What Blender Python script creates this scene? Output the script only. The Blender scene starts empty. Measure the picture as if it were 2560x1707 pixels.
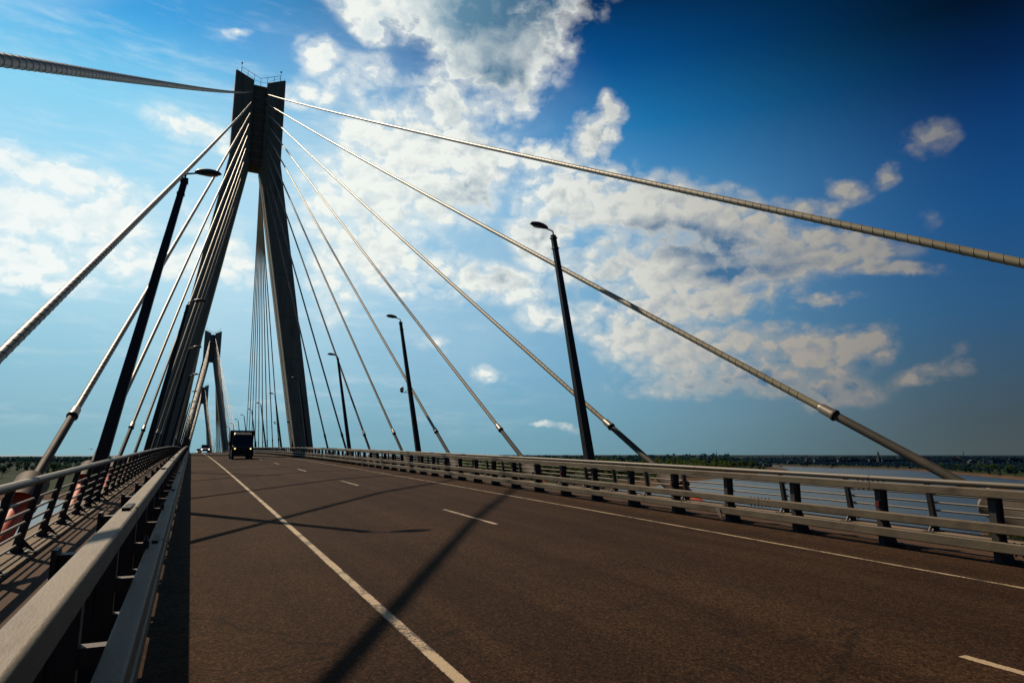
import bpy, math, random
from math import sin, cos, pi, radians, sqrt, atan2
from mathutils import Vector, Matrix
random.seed(7)
S = bpy.context.scene
COL = S.collection
EYE = 24.0                      # eye height above the river
CX = 5.878                      # lateral position of the road's crown (camera stands at x = 0)

# ------------------------------------------------------------------ profile of the road
def prof(y):
    ye = min(y, 316.2)
    return EYE - 1.84685 + .02288*ye - 6e-5*ye*ye + (.02288 - 2*6e-5*316.2)*(y - ye) if y > 0 else EYE - 1.84685 + .02288*y
def zr(x, y):
    return prof(y) - .0203*(min(abs(x - CX), 6.6) - CX)

# ------------------------------------------------------------------ helpers
class MB:
    def __init__(s): s.v = []; s.f = []
    def box(s, x0, x1, y0, y1, z0, z1):
        b = len(s.v)
        s.v += [(x0,y0,z0),(x1,y0,z0),(x1,y1,z0),(x0,y1,z0),(x0,y0,z1),(x1,y0,z1),(x1,y1,z1),(x0,y1,z1)]
        s.f += [tuple(b+i for i in q) for q in ((0,3,2,1),(4,5,6,7),(0,1,5,4),(1,2,6,5),(2,3,7,6),(3,0,4,7))]
        return s
    def hexa(s, p):                                  # 8 points: bottom ring then top ring
        b = len(s.v); s.v += [tuple(q) for q in p]
        s.f += [tuple(b+i for i in q) for q in ((0,3,2,1),(4,5,6,7),(0,1,5,4),(1,2,6,5),(2,3,7,6),(3,0,4,7))]
        return s
    def prism(s, poly, y0, y1):                      # polygon in x,z extruded along y
        b = len(s.v); n = len(poly)
        s.v += [(x,y0,z) for x,z in poly] + [(x,y1,z) for x,z in poly]
        s.f += [tuple(range(b,b+n)), tuple(range(b+2*n-1,b+n-1,-1))]
        s.f += [(b+i, b+n+i, b+n+(i+1)%n, b+(i+1)%n) for i in range(n)]
        return s
    def tube(s, pts, r, n=10, cap=True):
        pts = [Vector(p) for p in pts]
        rs = r if isinstance(r, (list, tuple)) else [r]*len(pts)
        b = len(s.v); up = None
        for i, p in enumerate(pts):
            t = (pts[min(i+1,len(pts)-1)] - pts[max(i-1,0)]).normalized()
            if up is None:
                up = Vector((0,0,1)) if abs(t.z) < .95 else Vector((1,0,0))
            a = t.cross(up).normalized(); c = a.cross(t); up = c
            for k in range(n):
                th = 2*pi*k/n
                s.v.append(tuple(p + (a*cos(th) + c*sin(th))*rs[i]))
        for i in range(len(pts)-1):
            for k in range(n):
                s.f.append((b+i*n+k, b+i*n+(k+1)%n, b+(i+1)*n+(k+1)%n, b+(i+1)*n+k))
        if cap:
            e = len(s.v); s.v += s.v[b:b+n] + s.v[b+(len(pts)-1)*n:b+len(pts)*n]      # caps on their own vertices: clean smooth sides
            s.f.append(tuple(e+k for k in range(n-1,-1,-1))); s.f.append(tuple(e+n+k for k in range(n)))
        return s
    def sweep(s, sect, pts, cap=True):               # section [(dx,dz)] swept along pts (x,y,z), closed section
        b = len(s.v); n = len(sect)
        for p in pts:
            s.v += [(p[0]+dx, p[1], p[2]+dz) for dx,dz in sect]
        for i in range(len(pts)-1):
            for k in range(n):
                s.f.append((b+i*n+k, b+(i+1)*n+k, b+(i+1)*n+(k+1)%n, b+i*n+(k+1)%n))
        if cap:
            s.f.append(tuple(b+k for k in range(n))); s.f.append(tuple(b+(len(pts)-1)*n+k for k in range(n-1,-1,-1)))
        return s
    def build(s, name, m, parent=None, smooth=False, bevel=0, loc=None):
        me = bpy.data.meshes.new(name); me.from_pydata(s.v, [], s.f); me.validate(); me.update()
        if smooth:
            me.polygons.foreach_set('use_smooth', [True]*len(me.polygons))
        if m: me.materials.append(m)
        o = bpy.data.objects.new(name, me); COL.objects.link(o)
        if parent: o.parent = parent
        if loc: o.location = loc
        if bevel:
            md = o.modifiers.new('bevel','BEVEL'); md.width = bevel; md.segments = 2; md.limit_method = 'ANGLE'
        return o
def tag(o, label=None, cat=None, group=None, kind=None):
    if label: o['label'] = label
    if cat: o['category'] = cat
    if group: o['group'] = group
    if kind: o['kind'] = kind
    return o
def empty(name, loc=(0,0,0), rz=0):
    o = bpy.data.objects.new(name, None); COL.objects.link(o)
    o.location = loc; o.rotation_euler.z = rz; o.empty_display_size = .2
    return o
def copy_tree(o, parent=None):
    kids = list(o.children)
    c = o.copy(); COL.objects.link(c); c.parent = parent
    for ch in kids: copy_tree(ch, c)
    return c

# ------------------------------------------------------------------ materials
class NT:
    def __init__(s, nt): s.nt = nt
    def n(s, t, **kw):
        nd = s.nt.nodes.new(t)
        for k, v in kw.items():
            if k.startswith('i_'):
                key = k[2:]; key = int(key) if key.isdigit() else key.replace('_',' ')
                s.set(nd.inputs[key], v)
            else: setattr(nd, k, v)
        return nd
    def set(s, sock, v):
        if isinstance(v, bpy.types.NodeSocket): s.nt.links.new(v, sock)
        elif isinstance(v, bpy.types.Node): s.nt.links.new(v.outputs[0], sock)
        else: sock.default_value = v
    def m(s, op, a, b=0., c=0., clamp=False):
        nd = s.nt.nodes.new('ShaderNodeMath'); nd.operation = op; nd.use_clamp = clamp
        s.set(nd.inputs[0], a); s.set(nd.inputs[1], b)
        if op in ('MULTIPLY_ADD','SMOOTH_MAX','SMOOTH_MIN','WRAP'): s.set(nd.inputs[2], c)
        return nd.outputs[0]
    def sm(s, x, a, b):                              # smoothstep
        nd = s.nt.nodes.new('ShaderNodeMapRange'); nd.interpolation_type = 'SMOOTHSTEP'
        s.set(nd.inputs[0], x); nd.inputs[1].default_value = a; nd.inputs[2].default_value = b
        return nd.outputs[0]
    def ramp(s, x, stops, interp='LINEAR'):
        nd = s.nt.nodes.new('ShaderNodeValToRGB'); cr = nd.color_ramp; cr.interpolation = interp
        while len(cr.elements) < len(stops): cr.elements.new(.5)
        for e, (p, c) in zip(cr.elements, stops):
            e.position = p; e.color = (c[0], c[1], c[2], 1) if hasattr(c, '__len__') else (c, c, c, 1)
        s.set(nd.inputs[0], x); return nd.outputs[0]
    def mix(s, f, a, b, mode='MIX'):
        nd = s.nt.nodes.new('ShaderNodeMix'); nd.data_type = 'RGBA'; nd.blend_type = mode
        s.set(nd.inputs[0], f)
        for sk, v in ((nd.inputs[6], a), (nd.inputs[7], b)):
            if isinstance(v, (tuple, list)): v = (v[0], v[1], v[2], 1)
            s.set(sk, v)
        return nd.outputs[2]
    def noise(s, vec, scale, detail=4, rough=.55, dist=0.):
        nd = s.n('ShaderNodeTexNoise', i_Scale=scale, i_Detail=detail, i_Roughness=rough, i_Distortion=dist)
        if vec is not None: s.set(nd.inputs['Vector'], vec)
        return nd.outputs['Fac']
def srgb(r, g, b):
    f = lambda c: (c/255/12.92) if c/255 <= .04045 else ((c/255+.055)/1.055)**2.4
    return (f(r), f(g), f(b))
MATS = {}
def mat(name, col, rough=.6, metal=0., var=.25, scale=3., bump=0., bscale=40., stain=None, stain_amt=.5, stain_scale=1.2, spec=.5, stretch=None, coat=0.):
    if name in MATS: return MATS[name]
    m = bpy.data.materials.new(name); m.use_nodes = True
    T = NT(m.node_tree); b = m.node_tree.nodes['Principled BSDF']
    tc = T.n('ShaderNodeTexCoord').outputs['Object']
    if stretch:
        tc = T.n('ShaderNodeMapping', i_Vector=tc, i_Scale=stretch).outputs[0]
    f = T.noise(tc, scale, 5, .6)
    f2 = T.noise(tc, scale*9, 3, .6)
    k = T.m('ADD', T.m('MULTIPLY', f, .7), T.m('MULTIPLY', f2, .3))
    lo = tuple(c*(1-var) for c in col); hi = tuple(min(1, c*(1+var)) for c in col)
    c = T.ramp(k, [(.3, lo), (.7, hi)])
    if stain:
        g = T.sm(T.noise(tc, stain_scale, 6, .65, .4), .48, .72)
        c = T.mix(T.m('MULTIPLY', g, stain_amt), c, stain)
    T.set(b.inputs['Base Color'], c)
    b.inputs['Metallic'].default_value = metal
    b.inputs['Specular IOR Level'].default_value = spec
    b.inputs['Coat Weight'].default_value = coat
    T.set(b.inputs['Roughness'], T.m('ADD', rough-.08, T.m('MULTIPLY', f, .16)))
    if bump:
        bp = T.n('ShaderNodeBump', i_Strength=bump, i_Distance=.01, i_Height=T.noise(tc, bscale, 4, .6))
        T.set(b.inputs['Normal'], bp.outputs[0])
    MATS[name] = m; return m
def emis(name, col, s):
    m = bpy.data.materials.new(name); m.use_nodes = True
    b = m.node_tree.nodes['Principled BSDF']
    T = NT(m.node_tree); tc = T.n('ShaderNodeTexCoord').outputs['Object']
    c = T.ramp(T.noise(tc, 6, 2), [(.3, tuple(x*.85 for x in col)), (.7, col)])
    T.set(b.inputs['Base Color'], c); T.set(b.inputs['Emission Color'], c)
    b.inputs['Emission Strength'].default_value = s; return m

galv  = mat('galvanised steel rail', (.122,.100,.066), .64, .05, .32, 3.2, .25, 45, stain=(.055,.034,.018), stain_amt=.75, stain_scale=2.2, stretch=(2,.5,1), spec=.3)
galvd = mat('dark weathered steel post', (.034,.029,.025), .7, .1, .35, 4, .2, 50, stain=(.09,.045,.025), stain_amt=.5)
hrail = mat('grey painted handrail', (.100,.086,.062), .55, .05, .22, 3, .1, 60, stain=(.1,.075,.05), stain_amt=.5, stretch=(1,.6,1))
hpost = mat('dark handrail post paint', (.022,.022,.024), .55, .1, .3, 5, .1, 50)
hdpe  = mat('pale cable sheath', (.27,.235,.140), .46, 0, .12, .8, .03, 60, stain=(.17,.155,.12), stain_amt=.35, spec=.6)
ribm  = mat('darker cable rib', (.15,.128,.078), .5, 0, .2, 2)  # rib colour toned darker than the sheath
tubem = mat('dark steel cable tube', (.042,.037,.027), .7, .0, .3, 2, .1, 60, stain=(.15,.1,.06), stain_amt=.4)
collm = mat('cable collar', (.17,.15,.115), .4, .3, .2, 3)
capm  = mat('pale dust cover', (.13,.105,.08), .7, 0, .25, 2, .2, 20, stain=(.06,.04,.03), stain_amt=.4)
redm  = mat('red lead guide pipe', (.85,.11,.035), .5, 0, .2, 2, .1, 30, stain=(.5,.06,.03), stain_amt=.5)
polem = mat('dark lamp pole paint', (.02,.021,.024), .5, .2, .25, 2, .08, 40)
headm = mat('lamp head shell', (.05,.05,.055), .35, .2, .2, 6)
lensm = mat('lamp lens', (.35,.36,.36), .15, 0, .1, 6)
concm = mat('pylon concrete', (.205,.205,.162), .85, 0, .22, .6, .3, 6, stain=(.10,.098,.078), stain_amt=.8, stain_scale=1.1, stretch=(1.,1.,.12))
boltm = mat('black bolt', (.012,.012,.012), .5, .3, .2, 20)
joint = mat('dark joint', (.03,.028,.025), .8, 0, .2, 10)
kerbm = mat('pale concrete kerb', (.15,.108,.066), .92, 0, .25, 2.5, .4, 30, stain=(.085,.055,.036), stain_amt=.7, stain_scale=2)
deckm = mat('bridge girder paint', (.12,.115,.10), .6, .1, .2, .5)
blackp = mat('dark navy vehicle paint', (.005,.006,.010), .42, 0, .2, 3, spec=.3)
tarp = mat('dark cargo cover', (.010,.011,.016), .6, 0, .3, 3, .2, 12)
glassd = mat('dark windscreen', (.006,.008,.012), .07, 0, .1, 3, spec=.8)
rubber = mat('tyre rubber', (.012,.012,.012), .85, 0, .2, 9)
rimm = mat('grey wheel rim', (.10,.10,.10), .4, .6, .2, 9)
plastic = mat('black plastic trim', (.010,.010,.011), .6, 0, .2, 9)
platem = mat('number plate', (.06,.06,.06), .5, 0, .1, 9)
headl = emis('lit headlight', (1.,.60,.20), 2.6)
carlamp = emis('car daytime lamp', (1.,.93,.85), 3.)
whitep = mat('white car paint', (.62,.62,.60), .25, 0, .05, 3, coat=.6)
redref = mat('red reflector', (.10,.006,.006), .4, 0, .15, 9)
redlamp = mat('red warning lamp', (.16,.02,.015), .4, 0, .15, 9)
whitem = mat('white camera shell', (.55,.55,.53), .4, 0, .1, 9)

def asphalt_nodes(T, tc):
    x = T.n('ShaderNodeSeparateXYZ', i_Vector=tc)
    grain = T.n('ShaderNodeTexVoronoi', i_Scale=48., i_Vector=tc)
    spk = T.n('ShaderNodeTexVoronoi', i_Scale=24., i_Vector=tc)
    g = T.ramp(grain.outputs['Color'], [(.0, .35), (.5, .9), (1., 1.9)])
    str_ = T.n('ShaderNodeMapping', i_Vector=tc, i_Scale=(1.,.06,1.)).outputs[0]
    band = T.noise(str_, 1.1, 5, .6, .2)
    big = T.noise(tc, .35, 5, .6)
    c = T.mix(T.sm(band, .35, .65), (.0255,.0130,.0064), (.0400,.0215,.0112))
    c = T.mix(T.m('MULTIPLY', T.sm(big, .4, .7), .5), c, (.0185,.0095,.0050))
    # slightly polished wheel paths, darker oil strip between them
    w = T.m('SINE', T.m('MULTIPLY', x.outputs['X'], 2*pi/1.9))
    c = T.mix(T.m('MULTIPLY', T.sm(w, .0, 1.), .16), c, (.046,.026,.0145))
    c = T.mix(T.sm(spk.outputs['Distance'], .06, .02), c, (.13,.095,.07))
    crk = T.n('ShaderNodeTexVoronoi', feature='DISTANCE_TO_EDGE', i_Scale=.42, i_Vector=T.n('ShaderNodeVectorMath', operation='MULTIPLY_ADD', i_0=T.n('ShaderNodeTexNoise', i_Vector=tc, i_Scale=1.6, i_Detail=6.).outputs['Color'], i_1=(.9,.9,0.), i_2=tc).outputs[0]).outputs['Distance']
    cm = T.m('MULTIPLY', T.sm(crk, .012, .002), T.sm(T.noise(tc, .21, 3), .50, .60))
    c = T.mix(T.m('MULTIPLY', cm, .55), c, (.009,.006,.004))
    drip = T.n('ShaderNodeTexVoronoi', i_Scale=1.1, i_Vector=T.n('ShaderNodeMapping', i_Vector=tc, i_Scale=(1.,.45,1.)).outputs[0]).outputs['Distance']
    c = T.mix(T.m('MULTIPLY', T.sm(drip, .11, .03), .5), c, (.009,.0065,.005))
    edge = T.m('ABSOLUTE', T.m('SUBTRACT', x.outputs['X'], CX-.2))
    c = T.mix(T.m('MULTIPLY', T.sm(edge, 4.6, 6.0), T.m('MULTIPLY', T.sm(T.noise(tc, 3.5, 6, .7), .38, .62), .5)), c, (.062,.034,.018))
    c = T.mix(1., c, g, 'MULTIPLY')
    c = T.mix(1., c, T.ramp(T.noise(tc, 26, 3, .85), [(.32,.50),(.68,1.55)]), 'MULTIPLY')
    return c, grain, band
def asphalt(name):
    m = bpy.data.materials.new(name); m.use_nodes = True
    T = NT(m.node_tree); b = m.node_tree.nodes['Principled BSDF']
    tc = T.n('ShaderNodeTexCoord').outputs['Object']
    c, grain, band = asphalt_nodes(T, tc)
    sep = T.n('ShaderNodeSeparateXYZ', i_Vector=tc)
    # paving seam just right of the crown
    wob = T.m('ADD', sep.outputs['X'], T.m('MULTIPLY', T.m('SUBTRACT', T.noise(tc, .8, 4), .5), .12))
    seam = T.m('ABSOLUTE', T.m('SUBTRACT', wob, CX+.30))
    seamf = T.m('MULTIPLY', T.m('SUBTRACT', 1., T.sm(seam, .008, .05)), T.sm(T.noise(tc, 2.5, 4), .4, .6))
    c = T.mix(T.m('MULTIPLY', seamf, .55), c, (.02,.015,.012))
    T.set(b.inputs['Base Color'], c)
    b.inputs['Roughness'].default_value = .92; b.inputs['Specular IOR Level'].default_value = .07
    hgt = T.m('ADD', T.m('MULTIPLY', grain.outputs['Distance'], -1.), T.m('MULTIPLY', T.noise(tc, 130, 3), .8))
    bp = T.n('ShaderNodeBump', i_Strength=.75, i_Distance=.008, i_Height=hgt)
    T.set(b.inputs['Normal'], bp.outputs[0]); return m
roadm = asphalt('asphalt')
def paint(name):
    m = bpy.data.materials.new(name); m.use_nodes = True
    T = NT(m.node_tree); b = m.node_tree.nodes['Principled BSDF']
    tc = T.n('ShaderNodeTexCoord').outputs['Object']
    c, grain, band = asphalt_nodes(T, tc)
    wear = T.m('ADD', T.m('MULTIPLY', T.noise(tc, 30, 5, .7), .55), T.m('MULTIPLY', T.noise(tc, 2.2, 4, .6), .5))
    uv = T.n('ShaderNodeUVMap').outputs[0]
    e = T.m('ABSOLUTE', T.m('SUBTRACT', T.n('ShaderNodeSeparateXYZ', i_Vector=uv).outputs['X'], .5))
    wear = T.m('ADD', wear, T.m('MULTIPLY', T.m('POWER', T.m('MULTIPLY', e, 2.), 6.), .16))
    k = T.sm(wear, .515, .63)
    tint = T.mix(T.noise(tc, .9, 4), (.30,.215,.115), (.40,.31,.19))
    T.set(b.inputs['Base Color'], T.mix(k, tint, c))
    b.inputs['Roughness'].default_value = .75
    bp = T.n('ShaderNodeBump', i_Strength=.5, i_Distance=.006, i_Height=T.m('MULTIPLY', grain.outputs['Distance'], -1.))
    T.set(b.inputs['Normal'], bp.outputs[0]); return m
paintm = paint('worn road paint')
walkm = mat('sidewalk surfacing', (.058,.031,.017), .92, 0, .3, 3, .6, 60, stain=(.05,.033,.024), stain_amt=.6, stain_scale=1.5, spec=.2)

# ------------------------------------------------------------------ road, sidewalks, deck
Y0, Y1 = -60., 640.
def ysteps(a, b, fine=2., far=6., split=160.):
    ys = []; y = a
    while y < b: ys.append(y); y += fine if y < split else far
    ys.append(b); return ys
YS = ysteps(Y0, Y1)
def strip(name, xs, dz, m, ys=YS, kind='structure', closed_down=None):
    mb = MB()
    for y in ys:
        for x in xs: mb.v.append((x, y, zr(x, y)+dz))
    n = len(xs)
    for i in range(len(ys)-1):
        for k in range(n-1):
            mb.f.append((i*n+k, i*n+k+1, (i+1)*n+k+1, (i+1)*n+k))
    o = mb.build(name, m)
    if kind: tag(o, kind=kind)
    return o
strip('road', [-.72, 2., 4.4, 5.4, 5.78, CX, 5.98, 6.4, 7.4, 10., 11.95], 0, roadm)
def slab(name, x0, x1, dz, m, depth=.3):
    mb = MB()
    mb.sweep([(x0,-depth),(x1,-depth),(x1,0),(x0,0)], [(0,y,zr((x0+x1)/2,y)+dz) for y in YS])
    return tag(mb.build(name, m, bevel=0), kind='structure')
slab('sidewalk', -2.06, -.722, .03, walkm)
slab('kerb', -2.78, -2.062, .07, kerbm, .45)
slab('sidewalk', 11.952, 13.75, .03, walkm)
slab('kerb', 13.752, 14.60, .07, kerbm, .45)
def marking(x, w, segs):
    mb = MB(); uvs = []
    for a, b in segs:
        ys = [a]; 
        while ys[-1] < b-1e-6: ys.append(min(b, ys[-1]+2.))
        base = len(mb.v)
        for y in ys:
            mb.v += [(x-w/2, y, zr(x-w/2,y)+.004), (x+w/2, y, zr(x+w/2,y)+.004)]
        for i in range(len(ys)-1):
            mb.f.append((base+2*i, base+2*i+1, base+2*i+3, base+2*i+2)); uvs += [(0,0),(1,0),(1,1),(0,1)]
    o = mb.build('lane_marking', paintm); tag(o, kind='structure')
    ul = o.data.uv_layers.new(name='UVMap')
    for i, uv in enumerate(uvs): ul.data[i].uv = uv
marking(CX-3.907, .115, [(-20, 560)])
marking(CX+3.856, .10, [(-20, 560)])
marking(CX, .11, [(.15, 3.6)] + [(12.93+k*12.776, 12.93+k*12.776+3.19) for k in range(0, 44)])

bridge = empty('bridge_deck', (CX, 107.2, prof(107.2)-1.5))
tag(bridge, 'long bridge deck girder under the road, running on over the river', 'bridge deck')
def B(mb, name, m, **k):
    o = mb.build(name, m, **k); o.parent = bridge; o.matrix_parent_inverse = Matrix.Translation(-Vector(bridge.location)); return o
mb = MB()
mb.sweep([(-2.75,-.46),(-2.2,-.95),(1.5,-2.6),(10.3,-2.6),(14.0,-.95),(14.57,-.46)], [(0,y,zr(6,y)-.12) for y in YS]); B(mb, 'girder', deckm)

# ------------------------------------------------------------------ barrier
def lab_side(s): return 'left' if s < 0 else 'right'
def barrier(side, xp, dz):
    # xp: road-side face of the posts; side -1 left, +1 right ; outward = side
    root = empty('safety_barrier', (xp, 0, zr(xp, 0)))
    tag(root, {-1:'steel box-rail safety barrier in the near left foreground beside the camera', 1:'three-rail steel safety barrier along the far right edge of the road'}[side], 'barrier', 'safety barriers along the road')
    def add(mb, name, m, **k):
        o = mb.build(name, m, **k); o.parent = root; o.matrix_parent_inverse = Matrix.Translation(-Vector(root.location)); return o
    s = side
    ys = ysteps(-8, 620, 2., 4.)
    def rail(name, xa, xb, za, zb):                       # xa..xb offsets from post face toward the road (positive)
        x0, x1 = sorted((xp - s*xa, xp - s*xb)); r = .020
        sect = []
        for cx, cz, a0 in ((x1-r, za+r, -90), (x1-r, zb-r, 0), (x0+r, zb-r, 90), (x0+r, za+r, 180)):
            sect += [(cx+r*cos(radians(a0+t)), cz+r*sin(radians(a0+t))) for t in (0, 30, 60, 90)]
        mb = MB(); mb.sweep(sect, [(0,y,zr(xp,y)+dz) for y in ys])
        o = add(mb, name, galv)
        o.data.polygons.foreach_set('use_smooth', [True]*len(o.data.polygons))
        wn = o.modifiers.new('weighted normals', 'WEIGHTED_NORMAL'); wn.weight = 100
        return (x0+x1)/2, abs(x1-x0), za, zb
    R = [rail('top_rail', -.03, .10, 1.005, 1.15), rail('middle_rail', .13, .27, .475, .63), rail('lower_rail', .13, .27, .19, .355)]
    # posts with gusset foot and brackets
    def post_mb(mb, y):
        z = zr(xp, y)+dz
        zb_ = z - dz - .02
        a, b = sorted((xp, xp+s*.14))
        w = .055
        mb.box(a, b, y-w, y+w, zb_, z+1.10)
        f = lambda d, h: (xp+s*d, z+h)
        poly = [f(.139,-.01-dz), f(.42,-.01-dz), f(.40,.05), f(.20,.46), f(.139,.52)]
        if s < 0: poly = poly[::-1]
        mb.prism(poly, y-.035, y+.035)
        a, b = sorted((xp-s*.02, xp+s*.46)); mb.box(a, b, y-.12, y+.12, zb_-.01, z+.012-dz+.01)
        for za, zb2 in ((.50,.605),(.215,.33)):
            a, b = sorted((xp-s*.001, xp-s*.131)); mb.box(a, b, y-.05, y+.05, z+za, z+zb2)
        # web plate standing out behind the rail
        a, b = sorted((xp+s*.139, xp+s*.165)); mb.box(a, b, y-.085, y+.085, z+.3, z+1.13)
    k = 0; y = 8.43 - 1.98*6; rest = MB()
    while y < 615:
        if k < 100: 
            mb = MB(); post_mb(mb, y); o = add(mb, 'post', galvd)
        else: post_mb(rest, y)
        k += 1; y += 1.98
    tag(add(rest, 'posts', galvd), kind='stuff')
    # splice bolts: rows of nuts at every joint, joint line across the rail
    j0 = 6.55 if s < 0 else 9.7
    for k in range(-1, 9):
        for ri, (xc, w, za, zb2) in enumerate(R):
            yj = j0 + k*7.8 + ri*(2.6 if s > 0 else 1.9) - (0 if s < 0 else 1.2)
            z = zr(xp, yj)+dz
            mb = MB()
            for q in range(-3, 4):
                if q == 0: continue
                yy = yj + (q - .5*(1 if q > 0 else -1))*.105
                if s < 0:
                    mb.box(xc-.030, xc+.030, yy-.026, yy+.026, z+zb2-.004, z+zb2+.020); continue
                for dx in ((0.,) if s < 0 else (-.03,)):
                    mb.tube([(xc+dx, yy, z+zb2-.002), (xc+dx, yy, z+zb2+.022)], .016, 6)
                    mb.tube([(xc+dx, yy, z+za+.002), (xc+dx, yy, z+za-.022)], .016, 6)
            add(mb, 'splice_bolts', boltm)
            mb = MB(); x0, x1 = xc-w/2-.0015, xc+w/2+.0015
            mb.box(x0, x1, yj-.004, yj+.004, z+za-.0015, z+zb2+.0015); add(mb, 'rail_joint', joint)
    # reflectors
    mb0 = MB()
    for k in ((2, 5, 8, 11, 14, 17, 20) if s > 0 else (9, 13, 17)):
        y = 8.43 + 1.98*(k-2) if s > 0 else 8.43+1.98*k
        z = zr(xp, y)+dz; a, b = sorted((xp-s*.006, xp-s*.045))
        mb = MB(); mb.box(a, b, y-.05, y+.03, z+.69, z+.79); add(mb, 'reflector', redref, bevel=.004)
    if s > 0:   # crumpled end of a torn strap on the lower rail
        y = 12.35; z = zr(xp,y)+dz; mb = MB()
        mb.hexa([(xp-.30,y-.11,z+.10),(xp-.285,y-.11,z+.10),(xp-.285,y-.05,z+.09),(xp-.30,y-.05,z+.09),(xp-.29,y-.03,z+.30),(xp-.272,y-.03,z+.30),(xp-.272,y+.14,z+.315),(xp-.29,y+.14,z+.315)])
        tag(add(mb, 'torn_strap', collm), label='bent metal strap hanging off the lower rail')
    else:       # small junction plates clamped on the middle rail
        for y in (7.9, 12.0, 16.6):
            z = zr(xp,y)+dz; mb = MB(); mb.box(xp+.105, xp+.16, y-.07, y+.05, z+.60, z+.70); mb.tube([(xp+.13,y-.03,z+.70),(xp+.13,y+.02,z+.735)], .018, 6)
            add(mb, 'clamp_plate', galvd, bevel=.004)
    return root
barrier(-1, -.47, .115)
barrier(1, 11.72, 0.)

# ------------------------------------------------------------------ handrails
def handrail(side):
    s = side; xt = CX + (8.24 if s > 0 else -7.96); xb = CX + (8.42 if s > 0 else -8.24)
    root = empty('handrail', (xt, 0, zr(xt, 0)))
    tag(root, {-1:'grey tubular handrail on dark leaning posts at the left edge of the bridge', 1:'grey tubular handrail behind the right-hand safety barrier, above the river'}[s], 'handrail', 'handrails on the deck edges')
    def add(mb, name, m, **k):
        o = mb.build(name, m, **k); o.parent = root; o.matrix_parent_inverse = Matrix.Translation(-Vector(root.location)); return o
    H = 1.16 if s > 0 else 1.255; hk = H/1.16
    ys = ysteps(-8, 620, 2., 4.)
    xl = lambda h: xb + (xt-xb)*(h/H)
    mb = MB(); mb.tube([(xt,y,zr(xt,y)+H-.06) for y in ys], .06, 14); add(mb, 'top_tube', hrail, smooth=True)
    for h in (.83*hk,.665*hk,.50*hk,.34*hk,.175*hk):
        mb = MB(); mb.tube([(xl(h),y,zr(xt,y)+h) for y in ys], .021, 8); add(mb, 'rail_bar', hrail, smooth=True)
    def post_mb(mb, y):
        z = zr(xt, y)
        w = .045; t = .055
        x0, x1 = xl(.07), xl(H-.1)
        mb.hexa([(x0-t*1.1,y-w,z+.07),(x0+t*1.1,y-w,z+.07),(x0+t*1.1,y+w,z+.07),(x0-t*1.1,y+w,z+.07),
                 (x1-t*.8,y-w,z+H-.10),(x1+t*.8,y-w,z+H-.10),(x1+t*.8,y+w,z+H-.10),(x1-t*.8,y+w,z+H-.10)])
        # foot gusset toward the road, with a lightening hole left open
        f = lambda d, h: (x0 - s*d, z+h)
        for poly in ([f(.06,.32),f(.06,.20),f(.235,.085),f(.265,.085)], [f(.06,.085),f(.06,.13),f(.10,.13),f(.13,.085)]):
            mb.prism(poly if s > 0 else poly[::-1], y-.012, y+.012)
        mb.prism([f(.06,.13),f(.06,.20),f(.14,.147),f(.10,.13)] if s > 0 else [f(.06,.13),f(.06,.20),f(.14,.147),f(.10,.13)][::-1], y-.012, y+.012)
        a, b = sorted((x0 + s*.09, x0 - s*.30)); mb.box(a, b, y-.11, y+.11, z+.065, z+.084)
    y = 12.9 - 1.95*9; k = 0; rest = MB()
    while y < 615:
        if k < 100: mb = MB(); post_mb(mb, y); add(mb, 'post', hpost)
        else: post_mb(rest, y)
        k += 1; y += 1.95
    tag(add(rest, 'posts', hpost), kind='stuff')
    # expansion gaps in the tube: thin dark sleeves
    for k in range(-1, 12):
        y = (12.2 if s < 0 else 10.3) + k*5.85
        if y < -4: continue
        z = zr(xt, y)+H-.06; mb = MB(); mb.tube([(xt,y-.008,z),(xt,y+.008,z)], .0625, 14); add(mb, 'tube_joint', joint, smooth=False)
        for h in (.83*hk,.665*hk,.50*hk,.34*hk,.175*hk):
            zz = zr(xt,y)+h; mb = MB(); mb.tube([(xl(h),y-.02+.5,zz),(xl(h),y+.02+.5,zz)], .027, 8); add(mb, 'bar_joint', joint)
handrail(-1); handrail(1)

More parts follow.
